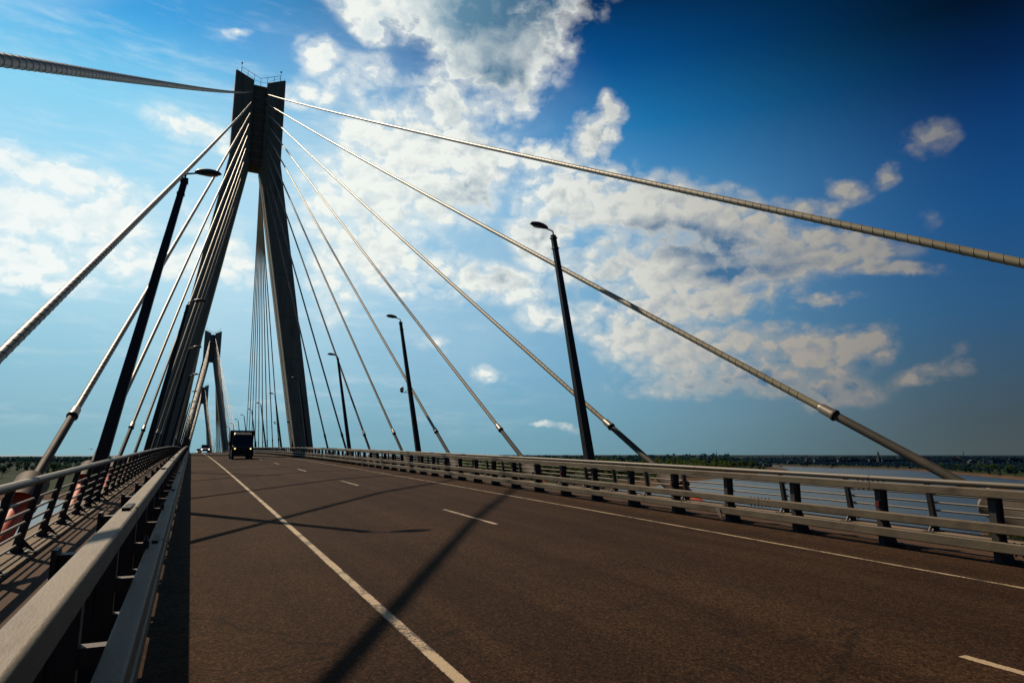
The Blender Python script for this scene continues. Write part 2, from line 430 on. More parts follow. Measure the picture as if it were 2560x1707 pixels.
# ------------------------------------------------------------------ pylons
PY = [107.2, 107.2+242.5, 107.2+485.]
def leg_out(z): return 3.8 if z >= 46 else 3.8 + (46-z)*.1605
def leg_in(z): return .78 + (45.3-z)*.170
def dep(z): return 2.2 + (60-z)*.012                    # half depth along the road
def make_pylon():
    root = empty('bridge_pylon', (CX, 0, 0))
    yc = 0.
    def ring(x0, x1, z, ch=0):
        d = dep(z); return [(x0,-d,z),(x1,-d,z),(x1,d,z),(x0,d,z)]
    bot = -22.5
    for s in (-1, 1):
        mb = MB()
        lv = [bot, 0, 10, 20, 30, 40, 45.3]
        sect = []
        for z in lv:
            xi, xo = leg_in(z), leg_out(z); d = dep(z); c = .28
            P = [(xi+c*.4,-d),(xo-c,-d),(xo,-d+c),(xo,d-c),(xo-c,d),(xi+c*.4,d),(xi,d-c),(xi,-d+c)]
            sect.append([(s*x, y, z) for x, y in P])
        for z in (46., 52., 58.2):
            xi, xo = .98, 3.8; d = dep(z); c = .28
            P = [(xi,-d),(xo-c,-d),(xo,-d+c),(xo,d-c),(xo-c,d),(xi,d),(xi,d-c),(xi,-d+c)]
            sect.append([(s*x, y, z) for x, y in P])
        # sloping crown
        xi, xo = .98, 3.8; d = dep(60); c = .28
        P = [(xi,-d),(xo-c,-d),(xo,-d+c),(xo,d-c),(xo-c,d),(xi,d),(xi,d-c),(xi,-d+c)]
        sect.append([(s*x, y, 59.35 + (x-xi)/(xo-xi)*1.25) for x, y in P])
        n = 8; b0 = 0
        for r in sect: mb.v += r
        for i in range(len(sect)-1):
            for k in range(n):
                q = (i*n+k, i*n+(k+1)%n, (i+1)*n+(k+1)%n, (i+1)*n+k); mb.f.append(q if s > 0 else q[::-1])
        mb.f.append(tuple(range(n))[::-1] if s > 0 else tuple(range(n))); t = tuple((len(sect)-1)*n+k for k in range(n)); mb.f.append(t if s > 0 else t[::-1])
        leg = mb.build('leg', concm, root)
        # construction joints between the cast lifts
        mb = MB()
        for z in [q*6.6+1.3 for q in range(0, 7)]:
            xi, xo = leg_in(z), leg_out(z); dd = dep(z)+.004
            a, b = sorted((s*(xi+.13), s*(xo-.3)))
            mb.box(a, b, -dd-.004, -dd+.01, z-.02, z+.02)
            a, b = sorted((s*(xi-.004), s*(xi+.012))); mb.box(a, b, -dd+.29, dd-.29, z-.02, z+.02)
        mb.build('cast_joint', joint, leg)
        if s > 0:
            mb = MB(); z = 1.2; mb.box(leg_in(z+1)-.07, leg_in(z+1)+.25, -.9, .1, z-.4, z+1.9); mb.build('service_door', galvd, leg)
            mb = MB(); mb.box(leg_in(5)-.35, leg_in(5)+.02, -.15, .15, 4.9, 5.1); mb.build('bracket', galvd, leg)
    # recessed anchor box between the heads
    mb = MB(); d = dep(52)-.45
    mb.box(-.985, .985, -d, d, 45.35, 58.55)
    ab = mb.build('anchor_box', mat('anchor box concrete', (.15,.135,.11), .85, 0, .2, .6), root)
    for k in range(9):
        z = 57.45-1.52*k
        for e in ((-1, 1) if k < 8 else ()):
            a, c = sorted((e*(d-.02), e*(d+.16)))
            MB().box(-.93, .93, a, c, z-.95, z-.72).build('anchor_ledge', concm, ab)
    mb = MB(); mb.box(-.97,.97,-d-.3,d+.3,58.35,58.63); mb.build('cap_slab', concm, root)
    # anchor nozzles
    for s in (-1, 1):
        for k in range(9):
            for e in (-1, 1):
                z = 57.45-1.52*k
                MB().tube([(s*.93, e*(d-.05), z+.03), (s*1.02, e*(d+.55), z-.30)], .16, 10).build('cable_nozzle', tubem, root)
    # top walkway railing following the V
    z0, z1 = 60.15, 59.30
    pts = [(-2.95, 60.25), (-2.0, 59.8), (-1.0, 58.63), (0, 58.63), (1.0, 58.63), (2.0, 59.8), (2.95, 60.25)]
    top = lambda x: 60.02 + abs(x)*.42
    for e in (-1,):
        yy = e*(2.0)
        mb = MB()
        for x, zb in pts: mb.tube([(x, yy, zb), (x, yy, top(x))], .035, 6)
        for f in (1., .5):
            path = [(x, yy, zb+(top(x)-zb)*f if f < 1 else top(x)) for x, zb in pts]
            mb.tube(path, .033 if f == 1 else .022, 6)
        mb.build('railing', polem, root)
        mb = MB()
        for x, zb in pts: mb.tube([(x, -yy, zb), (x, -yy, top(x))], .035, 6)
        mb.tube([(x, -yy, top(x)) for x, zb in pts], .033, 6)
        mb.build('railing', polem, root)
        for s in (-1, 1):
            x = s*2.98
            mb = MB(); mb.tube([(x,yy,60.2),(x,yy,top(2.98)+.55)], .03, 6); wl = mb.build('lamp_stem', polem, root)
            mb = MB(); mb.tube([(x,yy,top(2.98)+.5),(x,yy,top(2.98)+.6),(x,yy,top(2.98)+.76),(x,yy,top(2.98)+.82)], [.06,.13,.13,.04], 10); mb.build('warning_light', redlamp, wl)
            mb = MB(); mb.tube([(s*3.6,yy+.5,60.4),(s*3.6,yy+.5,61.2)], .02, 5); mb.build('lightning_rod', polem, root)
    return root
hazec1 = mat('hazy pylon concrete', (.20,.225,.215), .9, 0, .12, .5)  # aerial haze put into the far pylons' concrete colour
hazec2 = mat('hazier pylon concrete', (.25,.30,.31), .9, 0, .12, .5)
py0 = make_pylon(); py0.location = (CX, PY[0]+.4, prof(PY[0]))
tag(py0, 'tall dark A-shaped concrete pylon nearest the camera, with a V-notched top', 'pylon', 'pylons of the cable-stayed bridge')
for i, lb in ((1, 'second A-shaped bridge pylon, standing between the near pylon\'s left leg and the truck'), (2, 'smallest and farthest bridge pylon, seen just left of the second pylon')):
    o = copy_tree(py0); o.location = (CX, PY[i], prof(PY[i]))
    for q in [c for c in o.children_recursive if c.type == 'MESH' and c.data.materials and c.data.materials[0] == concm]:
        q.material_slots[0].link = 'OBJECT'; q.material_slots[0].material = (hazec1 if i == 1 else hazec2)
    tag(o, lb, 'pylon', 'pylons of the cable-stayed bridge')

# ------------------------------------------------------------------ stay cables
ORD = ['first','second','third','fourth','fifth','sixth','seventh','eighth','ninth']
PN = ['near','middle','far']
def cable(pi_, s, fan, k):
    py = PY[pi_]
    A = Vector((CX+.95*s, py + (-1.7 if fan < 0 else 2.2) + (.0 if pi_ == 0 else -.4), prof(py)+57.45-1.52*k))
    yb = py + fan*10.5*(2.36+8-k)
    xb = CX+s*9.1
    if pi_ == 0 and fan < 0 and s < 0:
        xb = -3.5 if k == 0 else -3.35; yb += .6 if k == 0 else 1.0
    Bp = Vector((xb, yb, zr(xb, yb)+1.12))
    L = (Bp-A).length; d = (Bp-A)/L
    sag = .35*(L/118)**2
    near = pi_ == 0 and fan < 0
    hor = Vector((d.x, d.y, 0)).length
    def pt(t): 
        p = A + (Bp-A)*t; p.z -= 4*sag*t*(1-t)*1. if t < 1 else 0; return p
    hj = {0:2.9,1:2.7}.get(k, 2.55)
    tj = 1 - (hj-1.12)/(A.z-Bp.z)
    root = empty('stay_cable', tuple(Bp))
    inv = Matrix.Translation(-Bp)
    def add(mb, name, m, smooth=True):
        o = mb.build(name, m, smooth=smooth); o.parent = root; o.matrix_parent_inverse = inv; return o
    side = lab_side(s)
    if pi_ == 0 and fan < 0:
        lab = 'pale ribbed cable from near pylon to %s deck edge, %s from the camera' % (side, ORD[k])
        if k == 0: lab = {-1:'thickest-looking ribbed cable running out of frame at the upper left', 1:'highest ribbed cable crossing the sky to the right edge'}[s]
    elif pi_ == 0:
        lab = 'thin dark cable beyond the near pylon on the %s side, %s from its leg' % (side, ORD[8-k])
    else:
        lab = 'thin %s pylon cable, %s edge, %s from leg, %s it' % (PN[pi_], side, ORD[8-k], 'before' if fan < 0 else 'beyond')
    tag(root, lab, 'cable', 'stay cables of the %s pylon' % PN[pi_])
    R = .093
    n = 14 if near and k < 3 else (10 if pi_ == 0 else 6)
    ts = [tj*i/24 for i in range(25)]
    path = [pt(t) for t in ts]
    o = add(MB().tube(path, R, n), 'sheath', hdpe)
    if near:
        # helical fillet wound round the sheath
        mb = MB(); pitch = .29; turns = L*tj/pitch
        seg = 14 if k < 3 else 8
        fadeL = 1.0
        a0 = d.cross(Vector((0,0,1))).normalized(); c0 = a0.cross(d).normalized()
        t_start = 0 if k < 4 else .45
        N = int(turns*(1-t_start)*seg); h = .006; w = .009
        for i in range(N+1):
            tt = t_start*tj + (tj*(1-t_start))*(i/N)
            if tj - tt < 1.0/L: break
            p = pt(tt); th = -2*pi*(i/seg)
            r = a0*cos(th)+c0*sin(th)
            b = len(mb.v)
            mb.v += [tuple(p + r*(R-.002) - d*w), tuple(p + r*(R+h)), tuple(p + r*(R-.002) + d*w)]
            if i: mb.f += [(b-3,b-2,b+1,b),(b-2,b-1,b+2,b+1)]
        add(mb, 'spiral_rib', ribm)
    # steel tube below the joint
    Be = Bp + d*1.0; Pj = pt(tj)
    dj = (Bp - Pj).normalized()
    add(MB().tube([Pj - dj*.02, Bp, Bp+dj*2.2], .108 if k else .118, n), 'steel_tube', tubem)
    if pi_ == 0:
        mb = MB().tube([Pj-dj*.42, Pj-dj*.34, Pj-dj*.05, Pj, Pj+dj*.05], [.10,.128,.132,.150,.150], n); add(mb, 'collar', collm)
        mb = MB().tube([Pj+dj*.05, Pj+dj*.075], .152, n); add(mb, 'collar_band', joint, False)
    if pi_ == 0:
        q0 = Bp+dj*.62; q1 = Bp+dj*1.62
        mb = MB().tube([q0, q0+dj*.05, q0+dj*.12], [.12,.30,.36], 16); add(mb, 'cover_end', capm)
        mb = MB().tube([q0+dj*.12, q1], .365, 20, cap=False); add(mb, 'dust_cover', capm)
        mb = MB().tube([q0+dj*.14, q1-dj*.01], .355, 20, cap=False); add(mb, 'cover_lining', redm)
        mb = MB().tube([q0+dj*.3, q1+dj*3.2], .215, 16); add(mb, 'guide_pipe', redm)
    return root
for pi_ in range(3):
    for fan in (-1, 1):
        for s in (-1, 1):
            for k in range(9): cable(pi_, s, fan, k)

# ------------------------------------------------------------------ street lamps
def make_lamp():
    root = empty('street_lamp', (0,0,0))
    H = 10.3; lean = 1.76; b = .185; t = .095
    zb = -.5; xb = -lean*(zb/H)
    mb = MB()
    def ring(h, w, c):
        x = lean*h/H; return [(x-w+c,-w,h),(x+w-c,-w,h),(x+w,-w+c,h),(x+w,w-c,h),(x+w-c,w,h),(x-w+c,w,h),(x-w,w-c,h),(x-w,-w+c,h)]
    rg = [ring(h, b+(t-b)*max(0,(h)/H), .02) for h in (zb, 3, 6, 9, H)]
    for r in rg: mb.v += r
    for i in range(len(rg)-1):
        for k in range(8): mb.f.append((i*8+k, i*8+(k+1)%8, (i+1)*8+(k+1)%8, (i+1)*8+k))
    mb.f.append(tuple(range(7,-1,-1))); mb.f.append(tuple(4*8+k for k in range(8)))
    pole = mb.build('pole', polem, root)
    for h in (H-.12, H-.55): 
        x = lean*h/H; w = .118; MB().box(x-w, x+w, -w, w, h-.03, h+.03).build('clamp', polem, pole)
    mb = MB(); mb.box(-.30,.30,-.30,.30,.03,.075); mb.build('base_plate', galvd, root)
    h = 1.75; x = lean*h/H; w = b+(t-b)*h/H
    MB().box(x-.07, x+.07, -w-.008, -w+.004, h-.2, h+.2).build('access_door', galvd, pole)
    x = lean
    mb = MB(); mb.tube([(x-.02,0,H-.1),(x,0,H+.13),(x+.015,0,H+.16),(x+.045,0,H+.18),(x+.30,0,H+.245)], .03, 8); mb.build('arm', polem, root)
    # head: teardrop shell
    mb = MB(); L = .82; x0 = x+.26; z0 = H+.27; N = 12; n = 12
    for i in range(N+1):
        u = i/N
        w = .155*(sin(pi*min(1,(u*.86+.10)))**.6)*(.55+.45*min(1,u*2.2)) if u < 1 else .01
        top_ = .16*(sin(pi*min(1,u*.8+.14))**.7); bo = .075*(sin(pi*min(1,u*.8+.14))**.7)
        if u == 0: w, top_, bo = .06, .05, .04
        if u == 1: w, top_, bo = .02, .01, .01
        cx = x0+u*L; cz = z0+.10*u*L
        for k in range(n):
            th = 2*pi*k/n; z = sin(th)
            mb.v.append((cx, cos(th)*w, cz + (z*top_ if z > 0 else z*bo)))
    for i in range(N):
        for k in range(n): mb.f.append((i*n+k, (i+1)*n+k, (i+1)*n+(k+1)%n, i*n+(k+1)%n))
    mb.f.append(tuple(range(n))); mb.f.append(tuple(N*n+k for k in range(n-1,-1,-1)))
    hd = mb.build('lamp_head', headm, root, smooth=True)
    mb = MB(); cz = z0
    for i in range(9):
        u = i/8; w = .11*sin(pi*(u*.9+.05))**.6; cx = x0+.28+u*.42; zz = z0+.10*(cx-x0) - .072
        mb.v += [(cx,-w,zz),(cx,0,zz-.02),(cx,w,zz)]
        if i: b_ = 3*i; mb.f += [(b_-3,b_-2,b_+1,b_),(b_-2,b_-1,b_+2,b_+1)]
    mb.build('lens', lensm, hd, smooth=True)
    return root
LY = [22.06,43.7,65.7,91.73,120.3,146.3,169.15,194.3,219.5,245,270,295,320] + [345+25.*i for i in range(11)]
lamp0 = make_lamp(); first = True
for i, y in enumerate(LY):
    for s in (-1, 1):
        o = lamp0 if first else copy_tree(lamp0); first = False
        x = CX + (8.75 if s > 0 else -8.45); y = LY[i]*(1.03 if s > 0 else 1.045)
        o.location = (x, y, zr(x, y)); o.rotation_euler.z = 0 if s < 0 else pi
        nm = ORD[i] if i < 9 else None
        if i == 0: lab = {-1:'big dark lamp post at left, its head overlapping the near pylon cables', 1:'tallest dark lamp post on the right, in front of open sky'}[s]
        elif nm: lab = 'dark leaning street lamp on the %s side, %s along from the camera' % (lab_side(s), nm)
        else: lab = 'tiny far street lamp on the %s side, number %d from the camera' % (lab_side(s), i+1)
        tag(o, lab, 'street lamp', 'street lamps on both edges of the bridge')

def cctv(y, lab):
    x = CX+8.75; y *= 1.03; z = zr(x,y); h = 5.25; xp = x-1.76*h/10.3
    r = empty('security_camera', (xp, y, z+h)); tag(r, lab, 'camera', 'cameras on lamp posts')
    mb = MB(); mb.tube([(-.10,0,0),(-.55,0,.0),(-.60,0,.05)], .025, 8); mb.tube([(-.1,0,.35),(-.38,0,.02)], .018, 6); mb.build('bracket', polem, r)
    mb = MB(); mb.tube([(-.62,0,.10),(-.62,0,.12),(-.62,0,.30),(-.62,0,.36),(-.62,0,.40)], [.03,.13,.14,.11,.02], 14); mb.build('housing', whitem, r, smooth=True)
    mb = MB(); mb.tube([(-.62,0,.12),(-.62,0,.05),(-.62,0,-.01),(-.62,0,-.03)], [.125,.11,.06,.01], 14); mb.build('dome', glassd, r, smooth=True)
cctv(43.7, 'white dome camera on a bracket halfway up the second right-hand lamp post')
cctv(120.3, 'small dome camera on the right lamp post just left of the pylon leg')

# ------------------------------------------------------------------ vehicles
def wheel(parent, x, y, r, w):
    t = MB().tube([(x-w/2,y,r),(x-w/2+.03,y,r),(x+w/2-.03,y,r),(x+w/2,y,r)], [r*.9,r,r,r*.9], 20).build('wheel', rubber, parent, smooth=False)
    MB().tube([(x-w/2-.012,y,r),(x+w/2+.012,y,r)], r*.58, 16).build('rim', rimm, t)
def make_truck():
    r = empty('box_truck')
    # cab (front at -y)
    W = .98
    prof_ = [(-.00,.34),(-.05,.75),(-.02,1.12),(.30,1.34),(.95,2.42),(1.28,2.60),(2.0,2.66),(2.0,.34)]
    mb = MB(); n = len(prof_)
    lay = []
    for x, k in ((-W,.0),(-W+.10,1),(W-.10,1),(W,.0)):
        L = []
        for (y, z) in prof_:
            s = 1 if k else .0
            yy = y if k else y+.07; xx = x
            if z > 1.4: xx = x*(1-.15*(z-1.3)); 
            L.append((xx, yy, z if k else z-.02))
        lay.append(L)
    for L in lay: mb.v += L
    for a in range(3):
        for i in range(n): mb.f.append((a*n+i, (a+1)*n+i, (a+1)*n+(i+1)%n, a*n+(i+1)%n))
    mb.f.append(tuple(range(n-1,-1,-1))); mb.f.append(tuple(3*n+i for i in range(n)))
    cab = mb.build('cab', blackp, r, bevel=.03)
    def q(x0,x1,y0,z0,y1,z1,k0=1.,k1=1.): 
        m = MB(); m.hexa([(x0*k0,y0,z0),(x1*k0,y0,z0),(x1*k0,y0+.02,z0+.01),(x0*k0,y0+.02,z0+.01),(x0*k1,y1,z1),(x1*k1,y1,z1),(x1*k1,y1+.02,z1+.01),(x0*k1,y1+.02,z1+.01)]); return m
    q(-.86,.86,.31,1.385,.875,2.34,1.,.88).build('windscreen', glassd, r)
    q(-.5,.5,-.065,.84,-.04,1.1).build('grille', plastic, r)
    MB().box(-1.0,1.0,-.13,.12,.30,.66).build('bumper', plastic, r, bevel=.04)
    MB().box(-.26,.26,-.145,-.132,.46,.57).build('number_plate', platem, r)
    for s in (-1, 1):
        MB().tube([(s*.71,-.085,1.03),(s*.71,-.045,1.03)], .068, 16).build('headlight', headl, r)
        MB().box(s*.74-.20,s*.74+.20,-.045,.03,.90,1.17).build('lamp_housing', plastic, r, bevel=.02)
        m = MB(); m.tube([(s*.98,.62,1.35),(s*1.16,.55,1.42)], .02, 6); m.tube([(s*.97,.66,1.72),(s*1.16,.55,1.70)], .02, 6); a, b = sorted((s*1.08,s*1.26)); m.box(a,b,.52,.60,1.32,1.70)
        m.build('mirror', plastic, r)
        m = MB(); x = s*.985; m.hexa([(x-.02,.62,1.25),(x+.02,.62,1.25),(x+.02,1.75,1.25),(x-.02,1.75,1.25),(x*.86-.02,.98,2.25),(x*.86+.02,.98,2.25),(x*.86+.02,1.75,2.25),(x*.86-.02,1.75,2.25)]); m.build('side_window', glassd, r)
    for x in (-.5, .15):
        MB().tube([(x,.40,1.27),(x+.42,.60,1.53)], .012, 5).build('wiper', plastic, r)
    for x in (-.28, .28): MB().tube([(x,1.34,2.60),(x,1.34,2.66)], .045, 8).build('marker_light', lensm, r)
    m = MB(); m.box(-1.06,1.06,2.06,5.6,.92,2.84); b = m.build('cargo_box', tarp, r, bevel=.05)
    m = MB()
    for z in (.93, 2.82):
        m.box(-1.075,1.075,2.045,2.075,z-.035,z+.035)
    for x in (-1.055,1.055): m.box(x-.035,x+.035,2.045,2.075,.93,2.82)
    m.build('box_frame', mat('grey box frame', (.03,.03,.034), .5, .3), b)
    MB().box(-.45,.45,.3,5.5,.5,.9).build('chassis', plastic, r)
    for s in (-1,1):
        wheel(r, s*.84, .72, .36, .22); wheel(r, s*.80, 4.4, .36, .34)
        MB().box(s*.80-.2,s*.80+.2,4.95,4.99,.2,.65).build('mudflap', plastic, r)
    return r
tr = make_truck(); xt, yt = 4.42, 67.5
tr.location = (xt, yt, zr(xt, yt)+.0); tr.scale = (.97,1.0,.97)
tag(tr, 'dark box-bodied light truck with lit headlights driving toward the camera', 'truck')
def make_car(H=1.75, L=4.5, W=.9, suv=True):
    r = empty('car')
    b0, b1 = .28, .98 if suv else .85
    pr = [(0,.35),(-.03,.6),(.05,b1-.12),(1.05,b1),(L-.35,b1+.02),(L,.9 if suv else .8),(L,.35)]
    mb = MB(); n = len(pr)
    for x, dy in ((-W,.10),(-W+.12,0),(W-.12,0),(W,.10)):
        mb.v += [(x, y+(dy if y < L/2 else -dy), z) for y, z in pr]
    for a in range(3):
        for i in range(n): mb.f.append((a*n+i,(a+1)*n+i,(a+1)*n+(i+1)%n,a*n+(i+1)%n))
    mb.f.append(tuple(range(n-1,-1,-1))); mb.f.append(tuple(3*n+i for i in range(n)))
    mb.build('body', whitep, r, bevel=.04)
    z0, z1 = b1-.01, H
    gp = [(.95,z0),(1.65,z1-.06),(2.0,z1),(L-.9,z1),(L-.3,z1-.1),(L-.15,z0)]
    mb = MB(); n = len(gp)
    for x in (-W+.06, W-.06): mb.v += [(x*(1-.16*((z-z0)/(z1-z0))), y, z) for y, z in gp]
    for i in range(n): mb.f.append((i, n+i, n+(i+1)%n, (i+1)%n))
    mb.f.append(tuple(range(n-1,-1,-1))); mb.f.append(tuple(n+i for i in range(n)))
    mb.build('cabin_glass', mat('tinted car glass', (.02,.035,.04), .08, 0, .1, 3, spec=.8), r)
    mb = MB(); k = .83
    mb.box(-W*k, W*k, 1.72, L-.6, z1-.03, z1+.025); rf = mb.build('roof', whitep, r, bevel=.02)
    for s in (-1, 1):
        m = MB(); m.hexa([(s*(W-.07)-.03,.93,z0),(s*(W-.07)+.03,.93,z0),(s*(W-.07)+.03,1.03,z0),(s*(W-.07)-.03,1.03,z0),(s*W*k-.03,1.66,z1),(s*W*k+.03,1.66,z1),(s*W*k+.03,1.76,z1),(s*W*k-.03,1.76,z1)]); m.build('pillar', whitep, r)
        MB().box(s*.68-.17,s*.68+.17,-.05,.03,b1-.34,b1-.18).build('headlight', carlamp, r, bevel=.02)
        a, b = sorted((s*W, s*(W+.2))); MB().box(a,b,1.15,1.25,z0+.02,z0+.18).build('mirror', plastic, r)
        wheel(r, s*(W-.11), .85, .34, .22); wheel(r, s*(W-.11), L-.85, .34, .22)
    MB().box(-.62,.62,-.06,.02,.34,b1-.22).build('grille', plastic, r, bevel=.02)
    return r
c1 = make_car(); x, y = 2.95, 163.; c1.location = (x, y, zr(x,y)); tag(c1, 'white and dark car on the crest of the road near the left lane line', 'car', 'far oncoming cars')
c2 = copy_tree(c1); x, y = 2.75, 255.; c2.location = (x, y, zr(x,y)); tag(c2, 'roof of a pale car just showing beyond the crest of the road', 'car', 'far oncoming cars')

# ------------------------------------------------------------------ camera
F_, PITCH, YAW = 1507.92, .16993, .45002
cam = bpy.data.cameras.new('camera'); co = bpy.data.objects.new('camera', cam); COL.objects.link(co)
cam.sensor_width = 36; cam.lens = 36*F_/2352; cam.clip_end = 40000; cam.clip_start = .05
co.location = (0, 0, EYE)
fw = Vector((sin(YAW)*cos(PITCH), cos(YAW)*cos(PITCH), sin(PITCH)))
rt = Vector((cos(YAW), -sin(YAW), 0)); up = rt.cross(fw)
co.rotation_euler = Matrix((rt, up, -fw)).transposed().to_euler()
S.camera = co
def ray(px, py): return (fw*F_ + rt*(px-1176) - up*(py-784)).normalized()
def at_z(px, py, z):
    d = ray(px, py); t = (z-EYE)/d.z; return Vector((d.x*t, d.y*t, z))

# ------------------------------------------------------------------ river, banks, hills
import numpy as np
def shore(pts): return [tuple(at_z(px, py, 0).xy) for px, py in pts]
A_front = [(-1400,420),(-700,330)] + shore([(0,1148.7),(105,1147),(330,1144),(700,1138),(1050,1130),(1250,1126),(1382,1123.5),(1480,1117),(1560,1107),(1652,1097),(1740,1087),(1795,1081)])
A_back = shore([(1812,1078),(1795,1074),(1760,1071),(1700,1068.5),(1560,1064)])
LAND_A = A_front + A_back + [(900,9000),(-9000,9000),(-9000,900)]
B_front = shore([(1400,1061.5),(1700,1066),(1779,1069),(1837,1071.5),(2021,1076.5),(2078,1078.7),(2210,1089.6),(2352,1102.6),(2500,1122)])
LAND_B = [(2500,9500)] + B_front + [(900,260),(1500,60),(9500,-400),(9500,9500)]
LAND_C = shore([(2560,1165),(2420,1187),(2300,1208),(2215,1246)]) + [(60,20),(20,-60),(-200,-90),(-1500,-300),(-1500,-1500),(1500,-1500),(700,60)]
def sdf(P, poly):                                   # >0 inside
    P = np.asarray(P, float); n = len(poly); d = np.full(len(P), 1e18); ins = np.zeros(len(P), bool)
    for i in range(n):
        a = np.array(poly[i]); b = np.array(poly[(i+1) % n]); e = b-a; w = P-a
        t = np.clip((w@e)/(e@e), 0, 1); q = w - t[:,None]*e; d = np.minimum(d, (q**2).sum(1))
        c = ((a[1] <= P[:,1]) & (b[1] > P[:,1])) | ((b[1] <= P[:,1]) & (a[1] > P[:,1]))
        with np.errstate(divide='ignore', invalid='ignore'):
            xx = a[0] + (P[:,1]-a[1])*(b[0]-a[0])/(b[1]-a[1])
        ins ^= c & (P[:,0] < xx)
    return np.where(ins, 1, -1)*np.sqrt(d)
def wav(P, s, ph=0.):
    x, y = P[:,0]*s, P[:,1]*s; r = 0
    for i, (a, b, c) in enumerate(((1,.3,0),(.4,-1.1,1.7),(-1.7,1.3,.6),(2.3,2.1,4.),(3.9,-3.1,2.2),(-5.3,4.9,5.1))):
        r = r + np.sin(a*x+b*y+c+ph)/(1+i*.6)
    return r/3.
def ground_h(P):
    P = np.asarray(P, float)
    w = wav(P, .02)*4 + wav(P, .11, 2)*1.2
    a = sdf(P, LAND_A)+w; b = sdf(P, LAND_B)+w; c = sdf(P, LAND_C)+w*.5
    sst = lambda x, l, h: (lambda t: t*t*(3-2*t))(np.clip((x-l)/(h-l), 0, 1))
    ha = -4+sst(a,-25,8)*5.2 + sst(a,5,60)*2.2 + wav(P,.01)*.5*sst(a,0,50)
    hb = -4+sst(b,-18,5)*5.0 + sst(b,3,18)*2.2 + sst(b,150,650)*(8.5+wav(P,.004,1)*2.5) + wav(P,.012)*1.2*sst(b,0,80)
    hc = -4+sst(c,-20,6)*5.0 + sst(c,3,14)*2.6
    return np.maximum(np.maximum(ha, hb), hc)
radii = [0,25,50,80,110,140,170,200] 
r = 200.
while r < 1600: r *= 1.025; radii.append(r)
while r < 30000: r *= 1.16; radii.append(r)
angs = np.radians(np.concatenate([np.arange(-30, 80, .33), np.arange(80, 330, 6.)]))
pts = [(rr*sin(a), rr*cos(a)) for rr in radii for a in angs]
hh = ground_h(pts)
me = bpy.data.meshes.new('ground'); na = len(angs)
vv = [(p[0], p[1], float(h)) for p, h in zip(pts, hh)]
ff = [(i*na+k, i*na+(k+1)%na, (i+1)*na+(k+1)%na, (i+1)*na+k)[::-1] for i in range(len(radii)-1) for k in range(na)]
me.from_pydata(vv, [], ff); me.update()
me.polygons.foreach_set('use_smooth', [True]*len(me.polygons))
m = bpy.data.materials.new('river plain'); m.use_nodes = True
T = NT(m.node_tree); b = m.node_tree.nodes['Principled BSDF']
tc = T.n('ShaderNodeTexCoord').outputs['Object']
sep = T.n('ShaderNodeSeparateXYZ', i_Vector=tc)
st = T.n('ShaderNodeMapping', i_Vector=tc, i_Scale=(.35,1.,1.)).outputs[0]
fld = T.noise(st, .006, 5, .6, .3); fine = T.noise(tc, .09, 6, .65)
g = T.ramp(T.m('ADD', T.m('MULTIPLY', fld, .7), T.m('MULTIPLY', fine, .3)), [(.36,(.004,.009,.003)),(.46,(.008,.016,.0035)),(.53,(.016,.030,.005)),(.62,(.008,.011,.004))])
sand = T.ramp(fine, [(.35,(.05,.029,.017)),(.6,(.10,.058,.032))])
zn = T.m('ADD', sep.outputs['Z'], T.m('MULTIPLY', T.m('SUBTRACT', fine, .5), 3.))
g = T.mix(T.sm(zn, 2.9, 1.3), g, sand)
dist = T.n('ShaderNodeVectorMath', operation='LENGTH', i_0=tc).outputs['Value']
g = T.mix(T.sm(dist, 700., 2600.), g, (.005,.016,.021))  # distance haze painted into the ground colour
T.set(b.inputs['Base Color'], g); b.inputs['Roughness'].default_value = 1; b.inputs['Specular IOR Level'].default_value = .1
me.materials.append(m)
gr = bpy.data.objects.new('ground', me); COL.objects.link(gr); tag(gr, kind='structure')
# river
m = bpy.data.materials.new('river water'); m.use_nodes = True
T = NT(m.node_tree); b = m.node_tree.nodes['Principled BSDF']
tc = T.n('ShaderNodeTexCoord').outputs['Object']
wv = T.n('ShaderNodeMapping', i_Vector=tc, i_Scale=(.5,1.,1.), i_Rotation=(0,0,.5)).outputs[0]
h = T.m('ADD', T.m('MULTIPLY', T.noise(wv, .45, 5, .6), 1.), T.m('MULTIPLY', T.noise(wv, .05, 4, .6), 2.))
b.inputs['Roughness'].default_value = .26; b.inputs['IOR'].default_value = 1.33
T.set(b.inputs['Base Color'], T.ramp(T.noise(wv, .012, 4), [(.35,(.032,.044,.045)),(.65,(.046,.058,.058))]))
bp = T.n('ShaderNodeBump', i_Strength=.55, i_Distance=.5, i_Height=h); T.set(b.inputs['Normal'], bp.outputs[0])
mb = MB(); R_ = 30000.; N = 72
mb.v = [(0,0,0)] + [(R_*sin(2*pi*k/N), R_*cos(2*pi*k/N), 0) for k in range(N)]
mb.f = [(0, 1+(k+1)%N, 1+k) for k in range(N)]
tag(mb.build('water', m), kind='structure')

